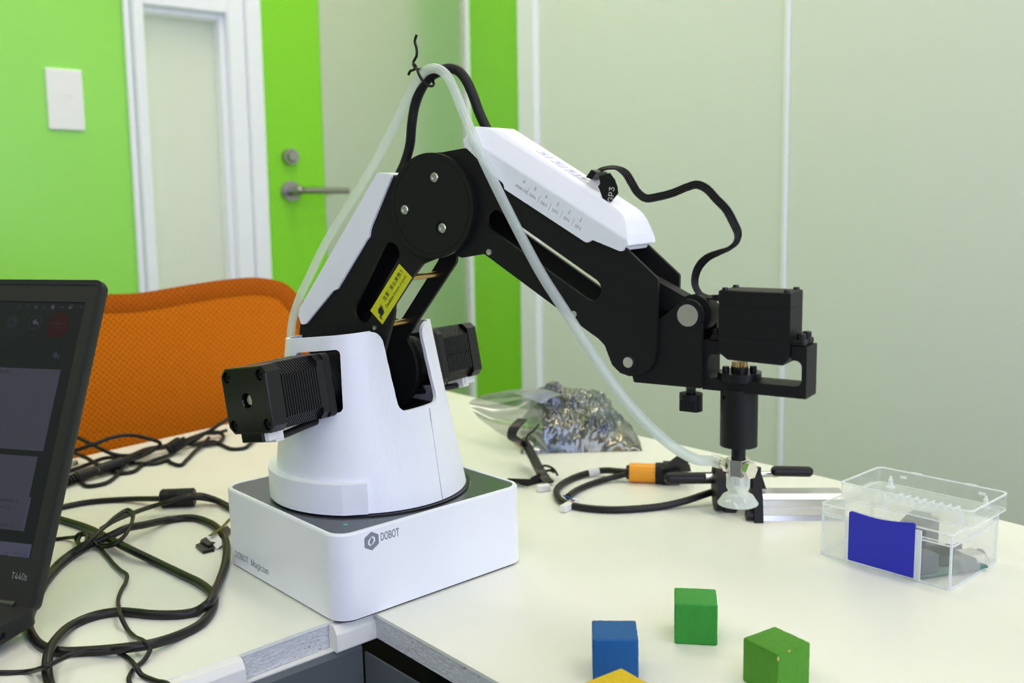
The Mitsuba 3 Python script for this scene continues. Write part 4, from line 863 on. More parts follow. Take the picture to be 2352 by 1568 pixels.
for i, c in enumerate(ic[4:13]):
    if i == 0: txt('x', .0020, c[0], c[1] - .0006, S_LINE, name='icon')
    elif i == 1: pane(sbox(c[0] - .0015, c[1] - .0012, c[0] + .0008, c[1] + .0004).union(sbox(c[0] - .0002, c[1] + .0000, c[0] + .0018, c[1] + .0016).difference(sbox(c[0] + .0001, c[1] + .0003, c[0] + .0015, c[1] + .0012))), S_LINE, name='icon')
    elif i == 2: pane(sbox(c[0] - .0012, c[1] - .0002, c[0] + .0012, c[1] + .0003), S_LINE, name='icon')
    elif i in (3, 5): pane(disc_(c, .0016), S_LINE if i == 3 else S_INK, name='icon')
    elif i == 8: txt('EN', .0017, c[0] + .004, c[1] - .0008, S_INK, name='icon')
    else: pane(sbox(c[0] - .0013, c[1] - .0013, c[0] + .0013, c[1] + .0013).difference(sbox(c[0] - .0009, c[1] - .0009, c[0] + .0009, c[1] + .0009)), S_INK, name='icon')
tl = [(-0.06249, 0.14819), (-0.03029, 0.0629), (-0.03154, 0.05863), (-0.03047, 0.04737), (-0.02757, 0.04321)]
te = [(-0.06123, 0.14763)][0]
m_ = meshkit.text_mesh("to edit'", .0021, .00004); vv = np.array(m_.vertices); vv[:, 0] -= vv[:, 0].max()
add(SCN, 'text', xf((vv, m_.faces), mat4(np.eye(3), (te[0], te[1] - .001, -.00108))), S_TXT, LA, False)
for q, s_ in ((tl[1], 'rent_pose[3], 1)'), (tl[2], 't_pose[3], 1)'), (tl[3], 'pose[7], 1)')):
    m_ = meshkit.text_mesh(s_, .0021, .00004); vv = np.array(m_.vertices); vv[:, 0] -= vv[:, 0].max()
    add(SCN, 'text', xf((vv, m_.faces), mat4(np.eye(3), (q[0], q[1] - .001, -.00108))), S_TXT, LA, False)
pane(sbox(ic[13][0] - .0016, ic[13][1] - .0016, ic[13][0] + .0016, ic[13][1] + .0016), S_BLUE, name='icon')
txt('15:26', .0018, ic[14][0] - .0005, ic[14][1] - .0008, S_TXT)
pane(disc_((ic[15][0], ic[15][1]), .0015), S_RED, name='icon')
tn = [(-0.02302, 0.01597), (-0.01144, 0.016)]
add(LID, 'lettering', lettering('T440s', .0042, .00008, width=abs(tn[1][0] - tn[0][0]) + .0008), pr('model_mark', (.22, .22, .21), .5), LA @ mat4(np.eye(3), (tn[0][0], tn[0][1] - .0012, -.0006)), False, label='pale model mark')
# lower half of the laptop
fwd = np.array([LAP_R[1], -LAP_R[0], 0]) ; fwd = fwd if fwd @ np.array([-.86, -.51, 0]) > 0 else -fwd
LBm = mat4(np.stack([LAP_R, -fwd, [0, 0, 1]], 1), LAP_O * [1, 1, 0])
deck = Manifold.batch_hull([ext(rrect(-LW, 0, -.226, .004, .008, 8), .0102).translate([0, 0, .0088]), ext(rrect(-LW + .009, -.009, -.216, -.006, .006, 8), .001).translate([0, 0, .0030])])
for y in (-.030,): deck = deck - cbox(-.004, .01, y - .0065, y + .0065, .0105, .0145, .0008)
deck = deck - cbox(-.004, .01, -.062, -.049, .0105, .0155, .0008) - bx(-LW + .02, -.02, -.105, -.012, .0180, .03)
DK_ = add(L_, 'deck', deck, LPB, LBm, 25)
for y in (-.20, -.03): add(DK_, 'foot', ext(rrect(-.06, -.02, y - .006, y + .006, .005), .0036), RUBBER, LBm)
for y in (-.20, -.03): add(DK_, 'foot', ext(rrect(-LW + .02, -LW + .06, y - .006, y + .006, .005), .0036), RUBBER, LBm)
for r in range(5):
    for c_ in range(14):
        add(DK_, 'key', cbox(-LW + .0215 + c_ * .0207, -LW + .0395 + c_ * .0207, -.104 + r * .0183, -.088 + r * .0183, .0178, .0198, .001), LPS, LBm, False)
for a in (-.055, -LW + .015): add(L_, 'hinge', cyl((a, .002, .0165), (a + .04, .002, .0165), .0052, n=24), LPS, LBm)

# ---------------------------------------------------------------- cables left of the robot
def cable(name, pts, r, label, k=8, group=None, m=CABLE):
    return single(name, tube(pts, r, 14, k), m, label, 'cable', smooth=True, group=group)
ucp = [(-0.15169, 0.31645, 0.0026), (-0.14156, 0.2714, 0.0026), (-0.13109, 0.2235, 0.003), (-0.12992, 0.16756, 0.006), (-0.1284, 0.13567, 0.007), (-0.1204, 0.10681, 0.0028), (-0.11657, 0.06962, 0.0026), (-0.11441, 0.04424, 0.0026), (-0.11729, 0.01887, 0.0026), (-0.1279, -0.00195, 0.0026), (-0.14219, -0.0171, 0.0026), (-0.15658, -0.02281, 0.0026), (-0.17794, -0.02923, 0.0055), (-0.18951, -0.02566, 0.006), (-0.2048, -0.00723, 0.0026), (-0.21951, 0.00502, 0.0028), (-0.22539, 0.02245, 0.0026), (-0.22468, 0.04664, 0.0026), (-0.22023, 0.06601, 0.0026), (-0.20782, 0.09451, 0.0026), (-0.19045, 0.12867, 0.0026), (-0.16842, 0.15931, 0.0026), (-0.14449, 0.1785, 0.0038), (-0.12835, 0.17615, 0.008), (-0.11609, 0.17657, 0.0105), (-0.10015, 0.18229, 0.008), (-0.0738, 0.19445, 0.003), (-0.05833, 0.18669, 0.0026), (-0.05323, 0.16433, 0.0026), (-0.05727, 0.13322, 0.0032), (-0.07035, 0.09585, 0.0045), (-0.08447, 0.0689, 0.003), (-0.10335, 0.03907, 0.0028), (-0.11703, 0.01689, 0.0062), (-0.12975, -0.00083, 0.007), (-0.13704, 0.00204, 0.003), (-0.14682, 0.00644, 0.0026), (-0.15904, 0.0185, 0.0026), (-0.16618, 0.02927, 0.0026), (-0.1739, 0.03876, 0.0026), (-0.18613, 0.04337, 0.0026), (-0.20083, 0.03974, 0.0026), (-0.217, 0.01873, 0.0058), (-0.22824, -0.00256, 0.0074), (-0.23332, -0.01548, 0.0045), (-0.23617, -0.02769, 0.003), (-0.2388, -0.04393, 0.003)]
def over_edge(p):
    """Lets a lead run on over the front edge of the desk and hang."""
    a = np.array(p[-1]); d = a - np.array(p[-2]); d[2] = 0; d /= np.linalg.norm(d); d = (d + np.array([.1, -1.2, 0])); d /= np.linalg.norm(d)
    t_ = (a[1] + .082) / max(-d[1], .2)
    return list(p) + [tuple(a + d * t_ * .5), tuple(a + d * t_ + [0, 0, .001]), tuple(a + d * (t_ + .008) + [0, 0, -.012]), tuple(a + d * (t_ + .010) + [0, 0, -.05]), tuple(a + d * (t_ + .012) + [0, 0, -.16])]
ucp = over_edge(ucp)
UC = thing('usb_cable', 'thick black cable with printed lettering looped in front of the laptop', 'cable')
ucs = spline(ucp, 8)
add(UC, 'cable', sweep(ucs, circ(.0030, 16)), CABLE, smooth=True)
def along_cable(path, text, i0, h, key, parent, side):
    """Lettering wrapped onto a cable, one mesh, following its path."""
    seg = np.linalg.norm(np.diff(path, axis=0), axis=1); cum = np.concatenate([[0], np.cumsum(seg)])
    v, f = lettering(text, h, .00006)
    s = cum[i0] + v[:, 0]
    c = np.stack([np.interp(s, cum, path[:, k]) for k in range(3)], 1)
    c2 = np.stack([np.interp(s + .0008, cum, path[:, k]) for k in range(3)], 1)
    t = c2 - c; t /= np.linalg.norm(t, axis=1, keepdims=True)
    lat = np.cross([0, 0, 1.0], t); lat /= np.linalg.norm(lat, axis=1, keepdims=True)
    upv = np.cross(t, lat)
    a = (v[:, 1] - h / 2) / .0030 + side
    out = c + (lat * np.sin(a)[:, None] + upv * np.cos(a)[:, None]) * (.00305 + v[:, 2] * 1)[:, None]
    add(parent, 'print', (out, f), LIGHTINK_D, smooth=False, label='pale printed lettering')
LIGHTINK_D = pr('dim_print', (.16, .18, .17), .5)
i_a = 8 * 18
along_cable(ucs, 'AWM 2725 30V FTI USB 2.0 CABLE', i_a, .0016, None, UC, -.55)
along_cable(ucs, 'CSA AWM 2725', 8 * 29 + 2, .0016, None, UC, .1)
fc = [(-0.16283, 0.30156, 0.0025), (-0.13896, 0.29879, 0.0025), (-0.10654, 0.29677, 0.0025), (-0.07861, 0.27843, 0.003), (-0.06126, 0.24232, 0.0075), (-0.05158, 0.22968, 0.0085), (-0.03825, 0.22403, 0.0075), (-0.02534, 0.21575, 0.004), (-0.02417, 0.18443, 0.003), (-0.01875, 0.15912, 0.003)]
FC = thing('power_cable', 'black cable with a ferrite barrel behind the loops', 'cable')
add(FC, 'cable', tube(fc, .0024, 14), CABLE, smooth=True)
f0, f1 = np.array(fc[4]), np.array(fc[6])
fd = (f1 - f0) / np.linalg.norm(f1 - f0)
prof = [(0, -.0001), (.0066, -.0001), (.0080, .0012), (.0080, .0072)]
for i in range(5): prof += [(.0080, .0085 + .0016 * i), (.0076, .0088 + .0016 * i), (.0076, .0093 + .0016 * i), (.0080, .0096 + .0016 * i)]
Lf = np.linalg.norm(f1 - f0)
prof += [(.0080, Lf - .0012), (.0066, Lf), (0, Lf)]
xa2 = np.cross([0, 0, 1.0], fd); xa2 /= np.linalg.norm(xa2)
add(FC, 'ferrite_barrel', xf(turned(prof, 36), mat4(np.stack([xa2, np.cross(fd, xa2), fd], 1), f0 + [0, 0, .0005])), RUBBER, smooth=25, label='black ferrite barrel')
# thin paired lead with its loop and knot
TC = thing('paired_lead', 'thin black paired lead twisted into a loop over the thick cable', 'cable')
p1 = [(-0.21354, 0.09582, 0.0015), (-0.19277, 0.13083, 0.002), (-0.17489, 0.15822, 0.003), (-0.16097, 0.16702, 0.006), (-0.15017, 0.16465, 0.011), (-0.13471, 0.17328, 0.016), (-0.11934, 0.18634, 0.019), (-0.10902, 0.19156, 0.02), (-0.10826, 0.18267, 0.019), (-0.11559, 0.16561, 0.017), (-0.12487, 0.15432, 0.013), (-0.13231, 0.153, 0.009), (-0.13746, 0.16036, 0.006), (-0.13874, 0.176, 0.004), (-0.13778, 0.19264, 0.003)]
for dx in (-1, 1):
    q = [(a + .0009 * dx, b + .0011 * dx, c + .0005 * dx) for a, b, c in p1]
    add(TC, 'core', tube(q, .00125, 10), CABLE, smooth=True)
p2 = [(-0.13472, 0.17849, 0.014), (-0.11898, 0.19438, 0.013), (-0.09599, 0.21303, 0.01), (-0.07799, 0.22452, 0.008), (-0.06814, 0.21058, 0.0135), (-0.05891, 0.20485, 0.0165), (-0.04911, 0.20345, 0.0165), (-0.03282, 0.21612, 0.01), (-0.02476, 0.20802, 0.006), (-0.02287, 0.19355, 0.0045), (-0.02152, 0.17741, 0.004), (-0.02281, 0.15102, 0.004)]
for dx in (-1, 1):
    add(TC, 'core', tube([(a + .0004 * dx, b + .0013 * dx, c + .0003 * dx) for a, b, c in p2], .00125, 10), CABLE, smooth=True)
p3 = [(-0.17308, 0.22888, 0.0014), (-0.16079, 0.22069, 0.0014), (-0.15115, 0.21426, 0.002), (-0.14624, 0.2018, 0.005), (-0.14189, 0.19406, 0.008), (-0.14289, 0.17916, 0.0085), (-0.14832, 0.17529, 0.006), (-0.14934, 0.18827, 0.005), (-0.14451, 0.19642, 0.007), (-0.14213, 0.18531, 0.0085), (-0.14154, 0.17792, 0.006), (-0.13985, 0.17018, 0.003), (-0.14126, 0.15058, 0.002), (-0.1438, 0.12827, 0.002), (-0.14497, 0.11205, 0.0022), (-0.14563, 0.09835, 0.003), (-0.15073, 0.08555, 0.003), (-0.15828, 0.07429, 0.0022), (-0.16484, 0.06219, 0.0016), (-0.17414, 0.03422, 0.0062), (-0.17834, 0.01901, 0.0065), (-0.17825, 0.01143, 0.002), (-0.18036, -0.00798, 0.0035), (-0.18254, -0.03023, 0.0085), (-0.18153, -0.03504, 0.006), (-0.1862, -0.03899, 0.0025), (-0.19493, -0.045, 0.0016), (-0.2018, -0.05464, 0.0016)]
add(TC, 'tail', tube(over_edge(p3), .0014, 10), CABLE, smooth=True)
p3b = [(-0.14883, 0.19714, 0.004), (-0.14706, 0.19647, 0.008), (-0.14289, 0.19679, 0.009), (-0.14369, 0.18435, 0.0095), (-0.1472, 0.1784, 0.007), (-0.15036, 0.18117, 0.005), (-0.14901, 0.19455, 0.004)]
add(TC, 'knot', tube(p3b, .0013, 10), CABLE, smooth=True)
cable('thin_lead', over_edge([(-0.32689, 0.11061, 0.0015), (-0.28027, 0.04365, 0.0015), (-0.25285, 0.00523, 0.0015), (-0.2412, -0.00468, 0.0015), (-0.23547, -0.02616, 0.011), (-0.22149, -0.01333, 0.007), (-0.21252, -0.01286, 0.0075), (-0.20597, -0.01695, 0.0075), (-0.20027, -0.02053, 0.0068), (-0.1941, -0.01778, 0.0018), (-0.19272, -0.02983, 0.0015), (-0.19624, -0.053, 0.005), (-0.19525, -0.05562, 0.0022)]), .0015, 'thin black lead crossing under the loops at the lower left corner')
# small flat flex lead with a white tag and a black plug beside the base
FX = thing('flex_plug', 'small black plug with a white tag and flat lead beside the base', 'plug')
fxp = [(-0.08316, 0.12325), (-0.08524, 0.10544), (-0.07654, 0.10456), (-0.06834, 0.13463), (-0.07556, 0.13067), (-0.07904, 0.12454)]
add(FX, 'plug', ext(Polygon(fxp).buffer(0), .0022).translate([0, 0, .0002]), BLACKS, smooth=False)
fx2 = [(-0.07828, 0.12457), (-0.07881, 0.11024), (-0.06711, 0.11468), (-0.04946, 0.1323), (-0.04714, 0.1433), (-0.07095, 0.12965)]
add(FX, 'housing', ext(Polygon(fx2).buffer(0), .0026).translate([0, 0, .0014]), BLACKS, smooth=False)
tg = [(-0.07355, 0.12444, 0.006), (-0.06592, 0.12203, 0.0075), (-0.06731, 0.10671, 0.004), (-0.07389, 0.10607, 0.001)]
add(FX, 'tag', Manifold.hull_points(np.vstack([np.array(tg), np.array(tg) - [0, 0, .0006]])), WCONN, smooth=False, label='white tag')
fl3 = [(-0.07286, 0.11946, 0.0078), (-0.06516, 0.12181, 0.0095), (-0.05706, 0.12633, 0.011), (-0.04759, 0.135, 0.012), (-0.03875, 0.14142, 0.012)]
add(FX, 'flat_lead', sweep(spline(fl3, 6), np.array([[-.0018, -.0002], [.0018, -.0002], [.0018, .0002], [-.0018, .0002]]), up=np.array([.55, -.8, .2])), pr('olive_film', (.10, .10, .02), .4), smooth=False, label='flat olive lead')
# bundle of adapter leads at the back edge
BL = 'adapter leads bundled along the back edge of the desk'
LABS = ['black lead rising to the upper left of the bundle by the orange chair', 'black lead arching over the left end of the bundle', 'black lead running the length of the bundle with a loop at its right end', 'black lead sagging in the middle of the bundle', 'black lead in a low loop under the joined plugs', 'black lead bent into a point below the bundle', 'black lead curving down under the motor', 'short black lead dropping behind the screen']

BUND3 = [[(-0.07984, 0.50281, 0.03), (-0.06493, 0.46005, 0.028), (-0.05565, 0.42427, 0.022), (-0.04343, 0.40299, 0.014), (-0.02791, 0.40067, 0.01), (0.00125, 0.42388, 0.006), (0.02283, 0.42461, 0.006), (0.05509, 0.44255, 0.006), (0.07517, 0.44133, 0.01), (0.08786, 0.43988, 0.016), (0.10964, 0.45158, 0.02)],
 [(-0.09726, 0.43354, 0.018), (-0.07737, 0.42349, 0.02), (-0.05972, 0.41138, 0.026), (-0.03779, 0.41784, 0.028), (-0.02, 0.41797, 0.027), (-0.00452, 0.40624, 0.022), (0.00936, 0.41616, 0.012), (0.00135, 0.41578, 0.007), (-0.01726, 0.40615, 0.005), (-0.03486, 0.40111, 0.004)],
 [(-0.10724, 0.39167, 0.002), (-0.08597, 0.41444, 0.002), (-0.06359, 0.4246, 0.003), (-0.04557, 0.42577, 0.006), (-0.02695, 0.41594, 0.006), (0.00472, 0.4389, 0.004), (0.02916, 0.43431, 0.004), (0.04251, 0.42559, 0.004), (0.05425, 0.41331, 0.003), (0.06431, 0.40807, 0.003), (0.07975, 0.41931, 0.003), (0.08865, 0.43563, 0.004), (0.0874, 0.44592, 0.006), (0.07705, 0.44812, 0.007), (0.05424, 0.42938, 0.006), (0.03595, 0.4214, 0.006)],
 [(-0.05301, 0.39347, 0.002), (-0.05049, 0.37096, 0.002), (-0.03889, 0.36765, 0.002), (-0.02048, 0.38696, 0.002), (-0.01023, 0.38995, 0.003), (0.00936, 0.39858, 0.003), (0.02641, 0.41079, 0.004), (0.04753, 0.42529, 0.007), (0.06982, 0.44117, 0.008), (0.08554, 0.44197, 0.006), (0.1, 0.45038, 0.005)],
 [(-0.07677, 0.39177, 0.002), (-0.08824, 0.36585, 0.002), (-0.08718, 0.34864, 0.002), (-0.07374, 0.34678, 0.002), (-0.0555, 0.36536, 0.002), (-0.0435, 0.38252, 0.004), (-0.0353, 0.40067, 0.006), (-0.03221, 0.41578, 0.008)],
 [(-0.03258, 0.40152, 0.003), (-0.02055, 0.38659, 0.003), (-0.00967, 0.38033, 0.002), (0.00305, 0.38361, 0.002), (0.00182, 0.37301, 0.002), (0.00464, 0.35607, 0.002), (0.01885, 0.37186, 0.002), (0.03738, 0.39431, 0.003), (0.0526, 0.40951, 0.004), (0.07219, 0.43582, 0.004)],
 [(0.0475, 0.42587, 0.003), (0.06945, 0.41908, 0.003), (0.07102, 0.40111, 0.002), (0.07169, 0.3765, 0.002), (0.08164, 0.37124, 0.002), (0.09454, 0.38149, 0.003), (0.11646, 0.40887, 0.003)],
 [(-0.06829, 0.44716, 0.012), (-0.06337, 0.42349, 0.01), (-0.05838, 0.40156, 0.006), (-0.04222, 0.40836, 0.005)]]
for pts, lab in zip(BUND3, LABS):
    single('adapter_lead', tube(pts, .0020, 10), RUBBER, lab, 'cable', smooth=True, group=BL)
jp = [(-0.10769, 0.3637, 0.005), (-0.09022, 0.37349, 0.006), (-0.06947, 0.37905, 0.007), (-0.0417, 0.38769, 0.008), (-0.02909, 0.39799, 0.008)]
JK = thing('barrel_plug', 'black barrel plug joined to its socket in front of the lead bundle', 'plug')
def rod(parent, name, a, b, r0, r1=None, m=RUBBER, label=None, n=28):
    add(parent, name, cyl(a, b, r0, r1, n), m, label=label)
jv = [np.array(q) for q in jp]
rod(JK, 'strain_relief', jv[0], jv[1], .0030, .0036)
for i in range(5):
    t_ = i / 5; a_ = jv[0] * (1 - t_) + jv[1] * t_; b_ = a_ + (jv[1] - jv[0]) * .10
    rod(JK, 'rib', a_, b_, .0042 + .0002 * i)
rod(JK, 'plug_body', jv[1], jv[2], .0054, .0050)
rod(JK, 'metal_ring', jv[2], jv[2] + (jv[3] - jv[2]) * .03, .0044, m=NICKEL, label='bright metal ring')
rod(JK, 'socket_body', jv[2] + (jv[3] - jv[2]) * .04, jv[3], .0056, .0062)
rod(JK, 'socket_relief', jv[3], jv[4] + (jv[4] - jv[3]) * .6, .0050, .0030)
vt = [(0.01562, 0.41647, 0.006), (0.02143, 0.40923, 0.01), (0.03472, 0.41237, 0.016), (0.03679, 0.41114, 0.012)]
single('velcro_strap', [xf(rbox(-.009, .009, -.005, .005, -.006, .006, .003), frame(np.array(vt[1]), np.array(vt[2]) - vt[0], [0, 0, 1])), xf(cbox(-.002, .013, -.0045, .0045, .005, .0085, .001), frame(np.array(vt[1]), np.array(vt[2]) - vt[0], [0, 0, 1]))], RUBBER, 'black hook and loop strap holding the lead bundle together', 'cable strap', smooth=25)
us = [(-0.08565, 0.42094, 0.006), (-0.06709, 0.43397, 0.006)]
UA = frame(np.array(us[0]), np.array(us[1]) - us[0], [-.3, .3, 1])
U_ = thing('usb_plug', 'metal usb plug lying beside the laptop screen', 'plug')
ub = cbox(-.005, .0125, -.0028, .0028, -.006, .006, .0004) - bx(.004, .007, .0020, .004, -.004, -.0018) - bx(.004, .007, .0020, .004, .0018, .004) - bx(.002, .02, -.0018, .0018, -.0052, .0052)
add(U_, 'shell', ub, STEEL, UA, False, label='steel shell')
add(U_, 'grip', cbox(-.026, -.005, -.0040, .0040, -.0075, .0075, .0015), RUBBER, UA, 25)

# ---------------------------------------------------------------- right of the robot: silver bag, ribbon lead, sensor, gripper
def foil(p, n, uv):
    a = fbm(p.x * 26 + 5, p.y * 26, p.z * 26, 3); b = fbm(p.x * 34, p.y * 34 + 8, p.z * 34, 2)
    c = mix((.30, .33, .33), (.38, .37, .27), smoothstep(.35, .6, a))
    c = mix(c, (.27, .29, .06), smoothstep(.62, .72, b) * .8)
    return mix(c, (.08, .10, .16), smoothstep(.60, .72, fbm(p.x * 40 + 11, p.y * 40, p.z * 40, 2)) * .8)
scene['antistatic_foil'] = {'type': 'blendbsdf', 'weight': .50, 'a': {'type': 'thindielectric', 'int_ior': 1.7}, 'b': {'type': 'twosided', 'bsdf': {'type': 'principled', 'base_color': proc(foil), 'roughness': .16, 'metallic': .8}}}
scene['antistatic_film'] = {'type': 'blendbsdf', 'weight': .62, 'a': {'type': 'thindielectric', 'int_ior': 1.6}, 'b': {'type': 'twosided', 'bsdf': {'type': 'principled', 'base_color': {'type': 'rgb', 'value': [.44, .47, .46]}, 'roughness': .20, 'metallic': .75}}}
bA = np.array([(0.29071, 0.13353), (0.36027, 0.07272)]); bdir = bA[1] - bA[0]; bdir /= np.linalg.norm(bdir); bnor = np.array([-bdir[1], bdir[0]])
bo = bA[0]
BG = thing('antistatic_bag', 'crumpled silver antistatic bag full of parts behind the ribbon lead', 'bag')
nu, nv = 120, 90
uu, vv_ = np.meshgrid(np.linspace(0, 1, nu), np.linspace(0, 1, nv), indexing='ij')
BLEN, BWID = .126, .095
def crump(x, y, s):
    p = np.stack([x * 40 + s, y * 40, 0 * x + s], -1)
    r = 0
    for o in range(4):
        r = r + (1 - np.abs(2 * meshkit.noise(p * 1.8 ** o, 3 + o) - 1)) / 1.6 ** o
    return r
X = (uu - .5) * BLEN + BLEN * .36; Yb = (vv_ - .5) * BWID + BWID * .47
edge = np.clip(1 - np.abs(2 * uu - 1) ** 2.6, 0, 1) ** .55 * np.clip(1 - np.abs(2 * vv_ - 1) ** 2.2, 0, 1) ** .75
hump = .040 + .026 * np.exp(-((uu - .22) / .22) ** 2) + .010 * np.exp(-((uu - .62) / .2) ** 2) - .010 * np.clip(uu - .72, 0, 1) / .28
Zt = edge * hump * (.80 + .14 * crump(X * 3, Yb * 3, 1.0)) + .0006
Xt = X + .0020 * (meshkit.noise(np.stack([X * 90, Yb * 90, Zt * 90], -1), 5) - .5) * edge
vtop = np.stack([bo[0] + bdir[0] * Xt + bnor[0] * Yb, bo[1] + bdir[1] * Xt + bnor[1] * Yb, Zt], -1).reshape(-1, 3)
vg = vtop.reshape(nu, nv, 3)
gu, gv = np.gradient(vg, axis=0), np.gradient(vg, axis=1)
nn = np.cross(gu, gv); nn /= np.linalg.norm(nn, axis=2, keepdims=True) + 1e-12
nn *= np.sign(nn[..., 2:] + 1e-9)
cr = 0
for o in range(3):
    cr = cr + np.abs(2 * meshkit.noise(vg * 42 * 1.8 ** o, 21 + o) - 1) / 1.8 ** o
vtop = (vg + nn * (cr[..., None] - .55) * .0075 * edge[..., None] ** .5)
vtop[..., 2] = np.maximum(vtop[..., 2], .0005); vtop = vtop.reshape(-1, 3)
vbot = vtop.copy(); vbot[:, 2] = .0004
gi = np.arange(nu * nv).reshape(nu, nv)
q = np.stack([gi[:-1, :-1], gi[1:, :-1], gi[1:, 1:], gi[:-1, 1:]], -1).reshape(-1, 4)
ft = np.vstack([q[:, [0, 1, 2]], q[:, [0, 2, 3]]]); fb_ = ft[:, ::-1] + nu * nv
add(BG, 'body', (np.vstack([vtop, vbot]), np.vstack([ft, fb_])), 'antistatic_foil', smooth=38)
def inbag(name, u_, v_, rot, l, w, h, m, label, cat):
    c_ = bo + bdir * u_ + bnor * v_
    A = mat4(rotz(math.atan2(bdir[1], bdir[0]) + rot), (c_[0], c_[1], .0012))
    single(name, Manifold.batch_boolean([cbox(-l / 2, l / 2, -w / 2, w / 2, 0, h, .0012), cbox(-l * .3, l * .3, -w * .3, w * .3, h * .9, h * 1.12, .001)], manifold3d.OpType.Add), m, label, cat, A, 25)
inbag('motor_part', .012, .030, .1, .040, .030, .026, pr('dark_part', (.03, .035, .045), .5), 'dark boxy part at the left end inside the silver bag', 'part')
inbag('motor_part', .058, .034, -.15, .036, .036, .024, pr('blue_part', (.05, .07, .14), .5), 'slate blue part in the middle of the silver bag', 'part')
inbag('motor_part', .030, .062, .3, .050, .018, .040, pr('olive_part', (.16, .17, .03), .5), 'olive board standing at the back inside the silver bag', 'part')
# the open mouth: film folded out to the upper left
fe = [(0.30346, 0.13915, 0.05), (0.27486, 0.15093, 0.062), (0.27856, 0.19694, 0.055), (0.28129, 0.23165, 0.04), (0.27883, 0.22015, 0.03), (0.28361, 0.19721, 0.016), (0.2911, 0.1778, 0.006), (0.28182, 0.13712, 0.002)]
core_ = [(0.33455, 0.13503, 0.055), (0.32837, 0.14186, 0.055), (0.32838, 0.1539, 0.05), (0.3134, 0.14641, 0.045), (0.29798, 0.13304, 0.038), (0.28708, 0.12183, 0.028), (0.2898, 0.12241, 0.016), (0.29358, 0.11892, 0.004)]
A1_, B1_ = spline(fe, 8), spline(core_, 8)
m_ = min(len(A1_), len(B1_)); A1_, B1_ = A1_[:m_], B1_[:m_]
S = np.linspace(0, 1, 20)
G = A1_[:, None] * (1 - S[None, :, None]) + B1_[:, None] * S[None, :, None]
wv = .006 * np.sin(np.linspace(0, 9, m_))[:, None] * np.sin(S * PI)[None] + .004 * (meshkit.noise(np.stack([G[..., 0] * 60, G[..., 1] * 60, G[..., 2] * 60], -1), 9) - .5)
G[..., 2] = np.maximum(G[..., 2] + wv, .0006)
gi = np.arange(m_ * 20).reshape(m_, 20)
q = np.stack([gi[:-1, :-1], gi[1:, :-1], gi[1:, 1:], gi[:-1, 1:]], -1).reshape(-1, 4)
add(BG, 'mouth', (G.reshape(-1, 3), np.vstack([q[:, [0, 1, 2]], q[:, [0, 2, 3]]])), 'antistatic_film', smooth=True, label='clear grey film mouth of the bag')
tbf = [(0.36319, 0.08009, 0.006), (0.35995, 0.07232, 0.02), (0.36732, 0.06989, 0.02), (0.37404, 0.07047, 0.001), (0.3766, 0.08232, 0.004)]
add(BG, 'corner_flap', Manifold.hull_points(np.vstack([np.array(tbf), np.array(tbf) + [.0006, .0006, 0]])), 'antistatic_film', smooth=False, label='grey film corner')

RB_ = thing('ribbon_lead', 'black flat ribbon lead standing up, with a white four pin plug', 'cable')
rp = [(0.21975, 0.04243, 0.003), (0.22193, 0.05044, 0.005), (0.22452, 0.06007, 0.01), (0.24112, 0.08844, 0.016), (0.25098, 0.10956, 0.022), (0.23899, 0.10826, 0.028), (0.23216, 0.10683, 0.033), (0.23029, 0.10325, 0.04), (0.23911, 0.10533, 0.045), (0.25035, 0.11133, 0.046)]
ring4 = 1.35 * np.array([[-.0034, -.0006], [-.0017, -.0009], [0, -.0006], [.0017, -.0009], [.0034, -.0006], [.0034, .0006], [.0017, .0009], [0, .0006], [-.0017, .0009], [-.0034, .0006]])
rps = spline(rp, 8)
upv_ = np.repeat([[.75, -.66, 0]], len(rps), 0)
add(RB_, 'ribbon', sweep(rps, ring4, up=upv_), CABLE, smooth=30)
add(RB_, 'ribbon', sweep(spline([(0.25098, 0.10956, 0.022), (0.25297, 0.10705, 0.03), (0.25513, 0.10042, 0.036), (0.25904, 0.09695, 0.042)], 8), circ(.0009, 8)), CABLE, smooth=True)
lab_ = [(0.19091, 0.06812, 0.008), (0.19847, 0.07631, 0.0005), (0.20311, 0.05391, 0.0005), (0.2026, 0.04963, 0.0085)]
add(RB_, 'label_flag', Manifold.hull_points(np.vstack([np.array(lab_), np.array(lab_) + [.0004, .0003, 0]])), BLACK, smooth=False, label='black label flag')
lab2 = [(0.20311, 0.05391, 0.0005), (0.20541, 0.05265, 0.0085), (0.21978, 0.05507, 0.0095), (0.22286, 0.05267, 0.001)]
add(RB_, 'label_flag', Manifold.hull_points(np.vstack([np.array(lab2), np.array(lab2) + [.0004, .0003, 0]])), BLACK, smooth=False, label='black label flag')
la, lb_ = np.array(lab_[1]), np.array(lab_[2]); lc = np.array(lab_[0]) - la
lx_ = (lb_ - la) / np.linalg.norm(lb_ - la)
LFA = frame(la + lx_ * .0012, lx_, lc)
if (LFA[:3, 2] @ (np.array(EYE) - la)) < 0: LFA = frame(la + lx_ * .0012, lx_, lc)
add(RB_, 'lettering', lettering('@  GP5', .0030, .0001), LIGHTINK, LFA @ mat4(np.eye(3), (0, .0022, .0004)), False, label='pale lettering')
def plug4(parent, p, q, lab):
    a, b = np.array(p), np.array(q)
    A = frame(a, b - a, [0, 0, 1.0]); L = np.linalg.norm(b - a)
    m = cbox(0, L, 0, .0055, -.0030, .0030, .0004)
    for i in range(4): m = m - bx(L * (.14 + .2 * i), L * (.14 + .2 * i) + .0008, .0014, .0034, .0022, .004)
    add(parent, 'plug', m, WCONN, A, False, label=lab)
wp = [(0.19926, 0.03704, 0.0005), (0.21052, 0.03293, 0.0005)]
plug4(RB_, wp[0], wp[1], 'white four pin plug')
